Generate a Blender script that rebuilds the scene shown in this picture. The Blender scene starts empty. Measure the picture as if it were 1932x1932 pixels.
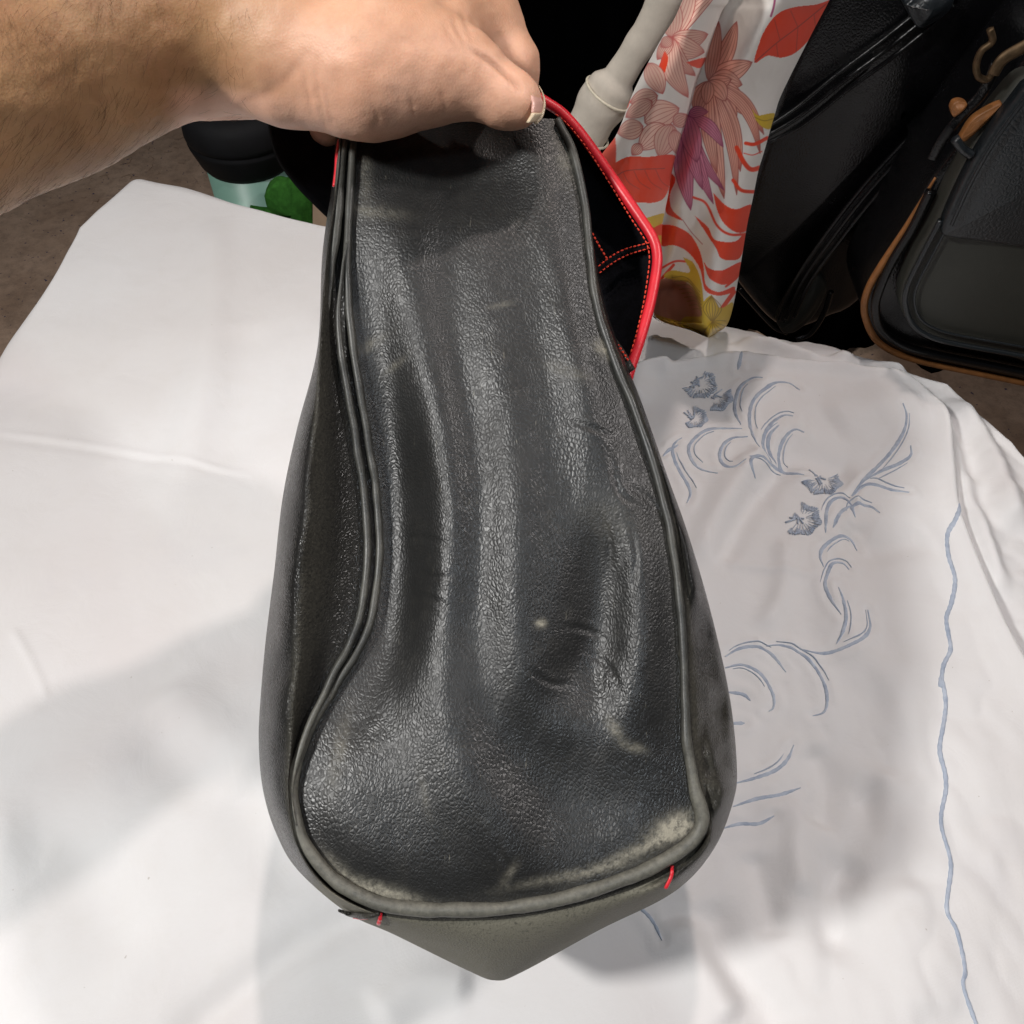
import bpy, bmesh, math, random
import numpy as np
from mathutils import Vector, Matrix

random.seed(7)
rng = np.random.default_rng(7)
R = math.radians
scene = bpy.context.scene
COL = scene.collection

# ------------------------------------------------------------------ camera
FOV = R(58.0)
PITCH = R(52.0)
CAM = np.array([0.0, 0.0, 0.50])
cam_data = bpy.data.cameras.new('camera')
cam_data.sensor_fit = 'HORIZONTAL'
cam_data.angle = FOV
cam_data.clip_start = 0.01
cam_data.clip_end = 60
cam = bpy.data.objects.new('camera', cam_data)
COL.objects.link(cam)
cam.location = CAM
cam.rotation_euler = (math.pi / 2 - PITCH, 0, 0)
scene.camera = cam

# ------------------------------------------------------------------ world and lamps
world = bpy.data.worlds.new('World')
scene.world = world
world.use_nodes = True
bg = world.node_tree.nodes['Background']
bg.inputs['Color'].default_value = (0.90, 0.94, 1.0, 1)
bg.inputs['Strength'].default_value = 0.045


def lamp(name, loc, target, size, power, col, size_y=None, spread=180):
    d = bpy.data.lights.new(name, 'AREA')
    d.shape = 'RECTANGLE' if size_y else 'DISK'
    d.size = size
    if size_y:
        d.size_y = size_y
    d.energy = power
    d.color = col
    d.spread = R(spread)
    o = bpy.data.objects.new(name, d)
    COL.objects.link(o)
    o.location = loc
    o.rotation_euler = (Vector(target) - Vector(loc)).to_track_quat('-Z', 'Y').to_euler()
    return o


# market lamps strung over the stall
lamp('lamp_main', (-0.72, -0.13, 1.12), (-0.05, 0.30, 0.0), 0.13, 4.4, (1.0, 0.985, 0.96), spread=105)
lamp('lamp_second', (0.12, 0.78, 1.60), (-0.06, 0.22, 0.0), 0.06, 2.1, (1.0, 0.87, 0.81), spread=100)
lamp('lamp_third', (0.10, -0.60, 1.50), (-0.02, 0.24, 0.0), 0.16, 0.40, (0.80, 0.90, 1.0), spread=65)
lamp('lamp_fourth', (0.85, 0.25, 1.20), (-0.10, 0.26, 0.05), 0.09, 1.05, (1.0, 0.94, 0.92), spread=75)

vs = scene.view_settings
vs.view_transform = 'Standard'
vs.look = 'None'
vs.exposure = 0.12
vs.gamma = 1.0
vs.use_curve_mapping = False

# ------------------------------------------------------------------ measuring helpers
TF = math.tan(FOV / 2)
CP, SP = math.cos(PITCH), math.sin(PITCH)
FWD = np.array([0, CP, -SP])
UPV = np.array([0, SP, CP])
RGT = np.array([1.0, 0, 0])
MPP = TF / 966.0          # metres per photo unit at one metre of depth


def ray(px, py):
    px = np.asarray(px, float)
    py = np.asarray(py, float)
    X = (px - 966) / 966 * TF
    Y = (966 - py) / 966 * TF
    return X[..., None] * RGT + Y[..., None] * UPV + FWD


def at(px, py, d):
    """point at axial depth d"""
    return CAM + ray(px, py) * np.asarray(d, float)[..., None]


def on_z(px, py, z=0.0):
    r = ray(px, py)
    t = (z - CAM[2]) / r[..., 2]
    return CAM + r * t[..., None]


def on_y(px, py, y):
    r = ray(px, py)
    t = (np.asarray(y, float) - CAM[1]) / r[..., 1]
    return CAM + r * t[..., None]


def px_of(P):
    """photo units of world points"""
    q = np.asarray(P) - CAM
    d = q @ FWD
    return 966 + (q @ RGT) / d / TF * 966, 966 - (q @ UPV) / d / TF * 966, d


def A(l):
    return np.array(l, float)


def catmull(pts, n):
    """n samples through the points (arc-length even)"""
    P = A(pts)
    if len(P) == 2:
        t = np.linspace(0, 1, n)[:, None]
        return P[0] * (1 - t) + P[1] * t
    E = np.vstack([2 * P[0] - P[1], P, 2 * P[-1] - P[-2]])
    out = []
    k = 24
    for i in range(1, len(E) - 2):
        t = np.linspace(0, 1, k, endpoint=False)[:, None]
        p0, p1, p2, p3 = E[i - 1], E[i], E[i + 1], E[i + 2]
        out.append(0.5 * (2 * p1 + (p2 - p0) * t + (2 * p0 - 5 * p1 + 4 * p2 - p3) * t ** 2
                          + (3 * p1 - p0 - 3 * p2 + p3) * t ** 3))
    D = np.vstack(out + [P[-1:]])
    s = np.concatenate([[0], np.cumsum(np.linalg.norm(np.diff(D, axis=0), axis=1))])
    q = np.linspace(0, s[-1], n)
    return np.stack([np.interp(q, s, D[:, j]) for j in range(D.shape[1])], 1)


def keyed(pts, n_per):
    """catmull with a fixed number of samples per key interval (keeps rings in step)"""
    P = A(pts)
    E = np.vstack([2 * P[0] - P[1], P, 2 * P[-1] - P[-2]])
    out = []
    for i in range(1, len(E) - 2):
        t = np.linspace(0, 1, n_per, endpoint=False)[:, None]
        p0, p1, p2, p3 = E[i - 1], E[i], E[i + 1], E[i + 2]
        out.append(0.5 * (2 * p1 + (p2 - p0) * t + (2 * p0 - 5 * p1 + 4 * p2 - p3) * t ** 2
                          + (3 * p1 - p0 - 3 * p2 + p3) * t ** 3))
    return np.vstack(out + [P[-1:]])


def poly_dist(X, Y, poly):
    """distance from every (X,Y) to a polyline and the position 0..1 along it"""
    P = A(poly)
    best = np.full(X.shape, 1e9)
    tt = np.zeros(X.shape)
    n = len(P) - 1
    for i in range(n):
        ax, ay = P[i]
        bx, by = P[i + 1]
        dx, dy = bx - ax, by - ay
        L = dx * dx + dy * dy + 1e-12
        t = np.clip(((X - ax) * dx + (Y - ay) * dy) / L, 0, 1)
        d = (X - ax - t * dx) ** 2 + (Y - ay - t * dy) ** 2
        m = d < best
        best = np.where(m, d, best)
        tt = np.where(m, (i + t) / n, tt)
    return np.sqrt(best), tt


def inside(X, Y, poly):
    P = A(poly)
    c = np.zeros(X.shape, bool)
    j = len(P) - 1
    for i in range(len(P)):
        xi, yi = P[i]
        xj, yj = P[j]
        if yi != yj:
            c ^= ((yi > Y) != (yj > Y)) & (X < (xj - xi) * (Y - yi) / (yj - yi) + xi)
        j = i
    return c


def sstep(a, b, x):
    t = np.clip((x - a) / (b - a), 0, 1)
    return t * t * (3 - 2 * t)


_tab = rng.random((256, 256))


def vnoise(x, y):
    xi = np.floor(x).astype(int)
    yi = np.floor(y).astype(int)
    fx = x - xi
    fy = y - yi
    fx = fx * fx * (3 - 2 * fx)
    fy = fy * fy * (3 - 2 * fy)
    a = _tab[xi & 255, yi & 255]
    b = _tab[(xi + 1) & 255, yi & 255]
    c = _tab[xi & 255, (yi + 1) & 255]
    d = _tab[(xi + 1) & 255, (yi + 1) & 255]
    return (a * (1 - fx) + b * fx) * (1 - fy) + (c * (1 - fx) + d * fx) * fy - 0.5


def fbm(x, y, o=4):
    s = 0
    a = 1.0
    for k in range(o):
        s = s + a * vnoise(x * 2 ** k + 17.3 * k, y * 2 ** k + 5.1 * k)
        a *= 0.5
    return s


# ------------------------------------------------------------------ object helpers
def empty(name, loc):
    o = bpy.data.objects.new(name, None)
    COL.objects.link(o)
    o.location = loc
    o.empty_display_size = 0.02
    return o


def tag(o, label, cat, group=None):
    o['label'] = label
    o['category'] = cat
    if group:
        o['group'] = group
    return o


def mesh_obj(name, V, F, mat, parent=None, smooth=True, attrs=None, colors=None):
    V = np.asarray(V, float)
    if parent is not None:
        V = V - np.array(parent.matrix_world.translation if False else parent['_base'])
    me = bpy.data.meshes.new(name)
    me.from_pydata(V.tolist(), [], F if isinstance(F, list) else F.tolist())
    if attrs:
        for k, a in attrs.items():
            at_ = me.attributes.new(k, 'FLOAT', 'POINT')
            at_.data.foreach_set('value', np.asarray(a, np.float32).ravel())
    if colors is not None:
        c = me.attributes.new('print', 'FLOAT_COLOR', 'POINT')
        c4 = np.ones((len(V), 4), np.float32)
        c4[:, :3] = colors
        c.data.foreach_set('color', c4.ravel())
    if smooth:
        me.polygons.foreach_set('use_smooth', [True] * len(me.polygons))
    me.materials.append(mat)
    me.update()
    o = bpy.data.objects.new(name, me)
    COL.objects.link(o)
    o['_base'] = [0.0, 0.0, 0.0]
    if parent is not None:
        o.parent = parent
        o['_base'] = list(parent['_base'])
    return o


def root(name, loc):
    o = empty(name, loc)
    o['_base'] = [float(c) for c in loc]
    return o


def grid_faces(nr, nc, wrap=False, flip=False):
    i = np.arange(nr - 1)[:, None]
    j = np.arange(nc if wrap else nc - 1)[None, :]
    j2 = (j + 1) % nc
    a = i * nc + j
    b = i * nc + j2
    c = (i + 1) * nc + j2
    d = (i + 1) * nc + j
    f = np.stack([a, b, c, d], -1).reshape(-1, 4)
    return f[:, ::-1] if flip else f


def tube_mesh(P, r, ns=10, flat=1.0, nrm=None, caps=True):
    """swept tube along P (world points), radius scalar or per point"""
    P = np.asarray(P, float)
    n = len(P)
    r = np.broadcast_to(np.asarray(r, float), (n,))
    T = np.gradient(P, axis=0)
    T /= np.linalg.norm(T, axis=1)[:, None] + 1e-12
    ref = np.broadcast_to(np.array([0, -0.5, 0.86]) if nrm is None else np.asarray(nrm, float), P.shape)
    B = np.cross(T, ref)
    B /= np.linalg.norm(B, axis=1)[:, None] + 1e-9
    N = np.cross(B, T)
    a = np.linspace(0, 2 * math.pi, ns, endpoint=False)
    V = P[:, None] + r[:, None, None] * (np.cos(a)[None, :, None] * B[:, None] + flat * np.sin(a)[None, :, None] * N[:, None])
    F = grid_faces(n, ns, wrap=True).tolist()
    V = V.reshape(-1, 3)
    if caps:
        F.append(list(range(ns))[::-1])
        F.append(list(range((n - 1) * ns, n * ns)))
    return V, F


def join(parts):
    V, F, k = [], [], 0
    for v, f in parts:
        V.append(v)
        f = f if isinstance(f, list) else f.tolist()
        F += [[i + k for i in q] for q in f]
        k += len(v)
    return np.vstack(V), F


def solidify(o, t, off=-1):
    m = o.modifiers.new('thick', 'SOLIDIFY')
    m.thickness = t
    m.offset = off
    return o


# ------------------------------------------------------------------ materials
def newmat(name):
    m = bpy.data.materials.new(name)
    m.use_nodes = True
    nt = m.node_tree
    b = nt.nodes['Principled BSDF']
    return m, nt, b


def node(nt, t, **kw):
    n = nt.nodes.new(t)
    for k, v in kw.items():
        if k in n.inputs.keys() if not hasattr(n, k) else False:
            n.inputs[k].default_value = v
        elif hasattr(n, k):
            setattr(n, k, v)
    return n


def setin(n, **kw):
    for k, v in kw.items():
        n.inputs[k.replace('_', ' ')].default_value = v
    return n


def noise(nt, vec, scale, detail=4, rough=0.6, dist=0.0):
    n = nt.nodes.new('ShaderNodeTexNoise')
    n.inputs['Scale'].default_value = scale
    n.inputs['Detail'].default_value = detail
    n.inputs['Roughness'].default_value = rough
    n.inputs['Distortion'].default_value = dist
    nt.links.new(vec, n.inputs['Vector'])
    return n.outputs['Fac']


def ramp(nt, fac, a, b, ca=(0, 0, 0, 1), cb=(1, 1, 1, 1)):
    n = nt.nodes.new('ShaderNodeValToRGB')
    n.color_ramp.elements[0].position = a
    n.color_ramp.elements[1].position = b
    n.color_ramp.elements[0].color = ca
    n.color_ramp.elements[1].color = cb
    nt.links.new(fac, n.inputs['Fac'])
    return n.outputs['Color']


def mix(nt, fac, a, b, mode='MIX'):
    n = nt.nodes.new('ShaderNodeMix')
    n.data_type = 'RGBA'
    n.blend_type = mode
    for s, v in ((n.inputs[0], fac), (n.inputs[6], a), (n.inputs[7], b)):
        if isinstance(v, (float, int)):
            s.default_value = v
        elif isinstance(v, tuple):
            s.default_value = v if len(v) == 4 else v + (1,)
        else:
            nt.links.new(v, s)
    return n.outputs[2]


def maths(nt, op, a, b=None, c=None):
    n = nt.nodes.new('ShaderNodeMath')
    n.operation = op
    for i, v in enumerate((a, b, c)):
        if v is None:
            continue
        if isinstance(v, (float, int)):
            n.inputs[i].default_value = v
        else:
            nt.links.new(v, n.inputs[i])
    return n.outputs[0]


def bump(nt, h, strength, dist, prev=None):
    n = nt.nodes.new('ShaderNodeBump')
    n.inputs['Strength'].default_value = strength
    n.inputs['Distance'].default_value = dist
    nt.links.new(h, n.inputs['Height'])
    if prev is not None:
        nt.links.new(prev, n.inputs['Normal'])
    return n.outputs['Normal']


def objco(nt):
    return nt.nodes.new('ShaderNodeTexCoord').outputs['Object']


def attr(nt, name):
    n = nt.nodes.new('ShaderNodeAttribute')
    n.attribute_name = name
    return n


def leather(name, base, worn, pebble=700.0, peb_amt=0.85, rough=0.415, wear=True, dist=0.0006, spec=0.5, patch=(0.28, 0.62), pscale=420):
    m, nt, b = newmat(name)
    co = objco(nt)
    L = nt.links.new
    # warp the pebble grain a little
    n1 = nt.nodes.new('ShaderNodeTexNoise')
    n1.inputs['Scale'].default_value = 90
    n1.inputs['Detail'].default_value = 2
    L(co, n1.inputs['Vector'])
    sub = nt.nodes.new('ShaderNodeVectorMath')
    sub.operation = 'SCALE'
    sub.inputs['Scale'].default_value = 0.004
    L(n1.outputs['Color'], sub.inputs[0])
    add = nt.nodes.new('ShaderNodeVectorMath')
    add.operation = 'ADD'
    L(co, add.inputs[0])
    L(sub.outputs[0], add.inputs[1])
    vo = nt.nodes.new('ShaderNodeTexVoronoi')
    vo.feature = 'DISTANCE_TO_EDGE'
    vo.inputs['Scale'].default_value = pebble
    mpv = nt.nodes.new('ShaderNodeMapping')
    mpv.inputs['Rotation'].default_value = (-(math.pi / 2 - PITCH), 0, 0.12)
    mpv.inputs['Scale'].default_value = (1.15, 0.78, 1.0)
    L(add.outputs[0], mpv.inputs['Vector'])
    L(mpv.outputs['Vector'], vo.inputs['Vector'])
    cell = maths(nt, 'SMOOTH_MIN', maths(nt, 'MULTIPLY', vo.outputs['Distance'], 2.2), 0.8, 0.5)
    fine = noise(nt, co, 1600, 3, 0.6)
    mid = noise(nt, co, 160, 5, 0.65)
    big = noise(nt, co, 22, 5, 0.6)
    # grain is stretched flat in patches
    grain = maths(nt, 'MULTIPLY', cell, ramp(nt, noise(nt, co, 30, 3), 0.30, 0.62, (0.75, 0.75, 0.75, 1)))
    h = maths(nt, 'ADD', maths(nt, 'MULTIPLY', grain, peb_amt), maths(nt, 'MULTIPLY', fine, 0.10))
    h = maths(nt, 'ADD', h, maths(nt, 'MULTIPLY', mid, 0.12))
    L(bump(nt, h, 0.30, dist), b.inputs['Normal'])
    c = mix(nt, ramp(nt, big, 0.35, 0.7), base, tuple(x * 1.3 for x in base))
    # dusty film sits in the open grain
    c = mix(nt, maths(nt, 'MULTIPLY', ramp(nt, mid, 0.5, 0.8), 0.03), c, worn)
    if wear:
        w = attr(nt, 'wear').outputs['Fac']
        wn = maths(nt, 'MULTIPLY', w, ramp(nt, noise(nt, co, pscale, 6, 0.7), patch[0], patch[1]))
        c = mix(nt, wn, c, worn)
        # thin scratches: stretched noise, thresholded hard
        mp = nt.nodes.new('ShaderNodeMapping')
        mp.inputs['Scale'].default_value = (900, 130, 130)
        mp.inputs['Rotation'].default_value = (0.3, 0.7, 0.6)
        L(co, mp.inputs['Vector'])
        sc = noise(nt, mp.outputs['Vector'], 1.0, 2, 0.5)
        sc = maths(nt, 'MULTIPLY', ramp(nt, sc, 0.71, 0.76), ramp(nt, noise(nt, co, 40, 2), 0.5, 0.62))
        c = mix(nt, maths(nt, 'MULTIPLY', sc, 0.35), c, worn)
        rr = maths(nt, 'ADD', rough, maths(nt, 'MULTIPLY', wn, 0.3))
    else:
        rr = maths(nt, 'ADD', rough, 0.0)
    rr = maths(nt, 'ADD', rr, maths(nt, 'MULTIPLY', maths(nt, 'SUBTRACT', big, 0.5), 0.25))
    L(c, b.inputs['Base Color'])
    L(rr, b.inputs['Roughness'])
    b.inputs['Specular IOR Level'].default_value = spec
    return m


def plain(name, col, rough=0.5, spec=0.5, var=0.15, nscale=60, bumpamt=0.0, bscale=400, bdist=0.0004, sheen=0.0):
    m, nt, b = newmat(name)
    co = objco(nt)
    f = noise(nt, co, nscale, 5)
    c = mix(nt, ramp(nt, f, 0.3, 0.7), tuple(x * (1 - var) for x in col), tuple(min(1, x * (1 + var)) for x in col))
    nt.links.new(c, b.inputs['Base Color'])
    b.inputs['Roughness'].default_value = rough
    b.inputs['Specular IOR Level'].default_value = spec
    if sheen:
        b.inputs['Sheen Weight'].default_value = sheen
    if bumpamt:
        nt.links.new(bump(nt, noise(nt, co, bscale, 4), bumpamt, bdist), b.inputs['Normal'])
    return m


M = {}
M['leather'] = leather('black_pebbled_leather', (0.0118, 0.0118, 0.0114), (0.30, 0.28, 0.22))
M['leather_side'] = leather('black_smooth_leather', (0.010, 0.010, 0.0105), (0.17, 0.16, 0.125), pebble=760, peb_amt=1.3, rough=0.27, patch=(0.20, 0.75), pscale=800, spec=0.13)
M['piping'] = leather('worn_piping_leather', (0.020, 0.021, 0.020), (0.20, 0.192, 0.155), pebble=900, peb_amt=0.2, rough=0.40, patch=(0.05, 0.85), pscale=500)
M['leather_dark'] = leather('glossy_black_leather', (0.0022, 0.0022, 0.0026), (0.03, 0.03, 0.03), pebble=420, peb_amt=0.7, rough=0.24, wear=False, spec=0.4)
M['leather_grey'] = leather('matte_grey_black_leather', (0.020, 0.0205, 0.016), (0.07, 0.07, 0.06), pebble=700, peb_amt=0.25, rough=0.6, wear=False)
M['leather_blue'] = leather('blue_black_leather', (0.009, 0.0115, 0.0135), (0.08, 0.09, 0.1), pebble=330, peb_amt=0.9, rough=0.32, wear=False)
M['tan'] = plain('tan_leather_edge', (0.22, 0.088, 0.026), 0.5, 0.4, 0.2, 120, 0.3)
M['red'] = plain('red_leather_binding', (0.62, 0.018, 0.030), 0.38, 0.5, 0.12, 90, 0.25, 500)
M['thread'] = plain('red_thread', (0.60, 0.045, 0.020), 0.7, 0.3, 0.2, 300)
M['suede'] = plain('black_suede_lining', (0.0045, 0.0045, 0.006), 0.95, 0.1, 0.4, 200, 0.5, 900, 0.0006)
M['cream'] = plain('cream_leather', (0.52, 0.47, 0.40), 0.65, 0.3, 0.12, 60, 0.2, 700)
M['cream_thread'] = plain('cream_thread', (0.62, 0.57, 0.45), 0.7, 0.3, 0.1, 300)
M['lid'] = plain('black_plastic', (0.005, 0.005, 0.006), 0.7, 0.2, 0.2, 60, 0.15)
M['mint'] = plain('mint_plastic', (0.20, 0.36, 0.29), 0.4, 0.5, 0.08, 30)
M['green'] = plain('green_felt', (0.028, 0.115, 0.016), 0.9, 0.15, 0.35, 160, 0.5, 900)
M['card'] = plain('beige_cardboard', (0.42, 0.30, 0.21), 0.8, 0.2, 0.1, 80)
M['strap'] = plain('black_nylon', (0.006, 0.006, 0.008), 0.9, 0.15, 0.3, 90, 0.3, 900)
M['dark_fill'] = plain('black_backdrop', (0.0012, 0.0012, 0.0014), 1.0, 0.0, 0.2, 20)  # flat black for the added sheet that fills the dark background
M['brass'] = plain('dull_brass', (0.10, 0.065, 0.035), 0.55, 0.5, 0.3, 200)
M['brass'].node_tree.nodes['Principled BSDF'].inputs['Metallic'].default_value = 0.8
M['wood'] = plain('table_wood', (0.22, 0.14, 0.08), 0.7, 0.3, 0.25, 30)
M['nail'] = plain('fingernail', (0.66, 0.38, 0.31), 0.34, 0.5, 0.04, 60)
M['nail_edge'] = plain('fingernail_free_edge', (0.60, 0.48, 0.33), 0.4, 0.5, 0.05, 60)
M['hair'] = plain('arm_hair', (0.10, 0.052, 0.024), 0.6, 0.3, 0.3, 60)
M['straw'] = plain('dry_fibre', (0.40, 0.28, 0.19), 0.8, 0.2, 0.3, 60)


def cloth_mat():
    m, nt, b = newmat('white_cotton')
    co = objco(nt)
    L = nt.links.new
    big = noise(nt, co, 5, 5, 0.55)
    sm = noise(nt, co, 60, 5, 0.6)
    c = mix(nt, ramp(nt, big, 0.35, 0.7), (0.77, 0.765, 0.765), (0.73, 0.71, 0.70))
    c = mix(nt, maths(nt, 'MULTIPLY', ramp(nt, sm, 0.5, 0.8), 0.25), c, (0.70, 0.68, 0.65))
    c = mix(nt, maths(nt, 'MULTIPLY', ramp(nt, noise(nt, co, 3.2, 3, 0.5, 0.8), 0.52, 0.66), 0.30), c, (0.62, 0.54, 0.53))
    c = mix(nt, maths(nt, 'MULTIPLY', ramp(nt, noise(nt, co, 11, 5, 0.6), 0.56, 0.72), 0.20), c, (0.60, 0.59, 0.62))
    # small soil specks
    sp = ramp(nt, noise(nt, co, 260, 2, 0.5), 0.775, 0.80)
    c = mix(nt, maths(nt, 'MULTIPLY', sp, 0.45), c, (0.35, 0.30, 0.25))
    L(c, b.inputs['Base Color'])
    b.inputs['Roughness'].default_value = 0.9
    b.inputs['Specular IOR Level'].default_value = 0.15
    b.inputs['Sheen Weight'].default_value = 0.08
    # weave
    def wave(rot):
        mp = nt.nodes.new('ShaderNodeMapping')
        mp.inputs['Rotation'].default_value = (0, 0, rot)
        L(co, mp.inputs['Vector'])
        w = nt.nodes.new('ShaderNodeTexWave')
        w.inputs['Scale'].default_value = 520
        w.inputs['Distortion'].default_value = 1.5
        w.inputs['Detail'].default_value = 2
        L(mp.outputs['Vector'], w.inputs['Vector'])
        return w.outputs['Fac']
    wv = maths(nt, 'ADD', wave(0.12), wave(0.12 + math.pi / 2))
    n1 = bump(nt, wv, 0.12, 0.0003)
    n2 = bump(nt, noise(nt, co, 26, 6, 0.6, 0.6), 0.25, 0.004, n1)
    L(n2, b.inputs['Normal'])
    return m


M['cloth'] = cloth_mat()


def thread_blue():
    m, nt, b = newmat('pale_blue_thread')
    co = objco(nt)
    c = mix(nt, ramp(nt, noise(nt, co, 160, 4), 0.3, 0.7), (0.30, 0.36, 0.47), (0.50, 0.55, 0.63))
    nt.links.new(c, b.inputs['Base Color'])
    b.inputs['Roughness'].default_value = 0.55
    b.inputs['Sheen Weight'].default_value = 0.2
    w = nt.nodes.new('ShaderNodeTexNoise')
    w.inputs['Scale'].default_value = 1200
    nt.links.new(co, w.inputs['Vector'])
    nt.links.new(bump(nt, w.outputs['Fac'], 0.5, 0.0005), b.inputs['Normal'])
    return m


M['blue'] = thread_blue()


def skin_mat():
    m, nt, b = newmat('skin')
    co = objco(nt)
    L = nt.links.new
    pink = attr(nt, 'pink').outputs['Fac']
    crease = attr(nt, 'crease').outputs['Fac']
    n = noise(nt, co, 45, 5, 0.6)
    arm = mix(nt, ramp(nt, n, 0.32, 0.70), (0.33, 0.170, 0.078), (0.47, 0.270, 0.135))
    hand = mix(nt, ramp(nt, n, 0.32, 0.70), (0.72, 0.385, 0.245), (0.80, 0.47, 0.33))
    c = mix(nt, pink, arm, hand)
    blot = ramp(nt, noise(nt, co, 160, 4, 0.7), 0.45, 0.75)
    c = mix(nt, maths(nt, 'MULTIPLY', blot, 0.22), c, (0.45, 0.20, 0.13))
    c = mix(nt, maths(nt, 'MULTIPLY', crease, 0.55), c, (0.30, 0.13, 0.075))  # crease shade painted into the skin colour
    L(c, b.inputs['Base Color'])
    b.inputs['Roughness'].default_value = 0.50
    b.inputs['Specular IOR Level'].default_value = 0.35
    b.inputs['Subsurface Weight'].default_value = 0.18
    b.inputs['Subsurface Radius'].default_value = (1.0, 0.35, 0.2)
    b.inputs['Subsurface Scale'].default_value = 0.004
    vo = nt.nodes.new('ShaderNodeTexVoronoi')
    vo.inputs['Scale'].default_value = 1100
    L(co, vo.inputs['Vector'])
    h = maths(nt, 'ADD', vo.outputs['Distance'], maths(nt, 'MULTIPLY', noise(nt, co, 300, 5, 0.7), 1.3))
    L(bump(nt, h, 0.16, 0.0004), b.inputs['Normal'])
    return m


M['skin'] = skin_mat()


def floor_mat():
    m, nt, b = newmat('dusty_floor')
    co = objco(nt)
    L = nt.links.new
    n = noise(nt, co, 7, 8, 0.65)
    n2 = noise(nt, co, 60, 6, 0.7)
    c = mix(nt, ramp(nt, n, 0.35, 0.68), (0.42, 0.285, 0.20), (0.62, 0.45, 0.335))
    c = mix(nt, maths(nt, 'MULTIPLY', ramp(nt, n2, 0.45, 0.75), 0.5), c, (0.12, 0.088, 0.07))
    sp = ramp(nt, noise(nt, co, 140, 2, 0.4), 0.70, 0.73)
    c = mix(nt, sp, c, (0.05, 0.045, 0.10))
    L(c, b.inputs['Base Color'])
    b.inputs['Roughness'].default_value = 0.9
    L(bump(nt, n2, 0.5, 0.006), b.inputs['Normal'])
    return m


M['floor'] = floor_mat()


def scarf_mat():
    m, nt, b = newmat('printed_silk')
    co = objco(nt)
    a = attr(nt, 'print')
    c = mix(nt, maths(nt, 'MULTIPLY', ramp(nt, noise(nt, co, 120, 4), 0.4, 0.7), 0.04), a.outputs['Color'], (0.4, 0.3, 0.25))
    nt.links.new(c, b.inputs['Base Color'])
    b.inputs['Roughness'].default_value = 0.42
    b.inputs['Specular IOR Level'].default_value = 0.45
    b.inputs['Sheen Weight'].default_value = 0.1
    nt.links.new(bump(nt, noise(nt, co, 900, 3), 0.12, 0.0003), b.inputs['Normal'])
    return m


M['scarf'] = scarf_mat()

# ================================================================== setting
FLOOR_Z = -0.42
V = A([[-4, -1.5, FLOOR_Z], [4, -1.5, FLOOR_Z], [4, 5, FLOOR_Z], [-4, 5, FLOOR_Z]])
fl = mesh_obj('floor', V, [[0, 1, 2, 3]], M['floor'], smooth=False)
fl['kind'] = 'structure'

# loose dry fibres on the floor
parts = []
for i in range(90):
    p = on_z(rng.normal(215, 70), rng.normal(300, 55), FLOOR_Z)
    a = rng.uniform(0, 6.28)
    ln = rng.uniform(0.006, 0.022)
    d = np.array([math.cos(a), math.sin(a), 0])
    s = np.array([-math.sin(a), math.cos(a), 0]) * rng.normal(0, 0.003)
    q = np.stack([p, p + d * ln * .5 + s, p + d * ln]) + np.array([0, 0, 0.0016])
    parts.append(tube_mesh(q, 0.00032, 3))
vv, ff = join(parts)
o = mesh_obj('floor_fibres', vv, ff, M['straw'])
o['kind'] = 'stuff'
o['label'] = 'loose dry fibres scattered on the dusty floor'
o['category'] = 'fibres'

# black drape added to stand in for the dark behind the stall
xs = np.linspace(-0.16, 1.7, 160)
zs = np.linspace(FLOOR_Z, 0.75, 12)
XX, ZZ = np.meshgrid(xs, zs)
YY = 1.05 + 0.03 * np.sin(XX * 38) + 0.012 * np.sin(XX * 91 + 1) - 0.12 * (XX - 0.2)
dr = mesh_obj('black_backdrop', np.stack([XX, YY, ZZ], -1).reshape(-1, 3), grid_faces(len(zs), len(xs)), M['dark_fill'])
solidify(dr, 0.002)
tag(dr, 'plain black drape standing in for the dark behind the hand and the bags', 'backdrop')

# ------------------------------------------------------------------ table and cloth
TABLE = A([(-0.462, -0.20), (0.46, -0.20), (0.385, 0.43), (0.338, 0.525), (-0.358, 0.79), (-0.389, 0.720), (-0.396, 0.512)])


def poly_sd(X, Y, poly):
    """signed distance (outside +), nearest point"""
    P = np.vstack([poly, poly[:1]])
    best = np.full(X.shape, 1e9)
    NX = np.zeros(X.shape)
    NY = np.zeros(X.shape)
    for i in range(len(P) - 1):
        ax, ay = P[i]
        bx, by = P[i + 1]
        dx, dy = bx - ax, by - ay
        t = np.clip(((X - ax) * dx + (Y - ay) * dy) / (dx * dx + dy * dy), 0, 1)
        qx, qy = ax + t * dx, ay + t * dy
        d = np.hypot(X - qx, Y - qy)
        m = d < best
        best = np.where(m, d, best)
        NX = np.where(m, qx, NX)
        NY = np.where(m, qy, NY)
    ins = inside(X, Y, poly)
    return np.where(ins, -best, best), NX, NY


def W(pts):
    """photo polyline -> table-plane polyline"""
    p = A(pts)
    return on_z(p[:, 0], p[:, 1])[:, :2]


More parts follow.
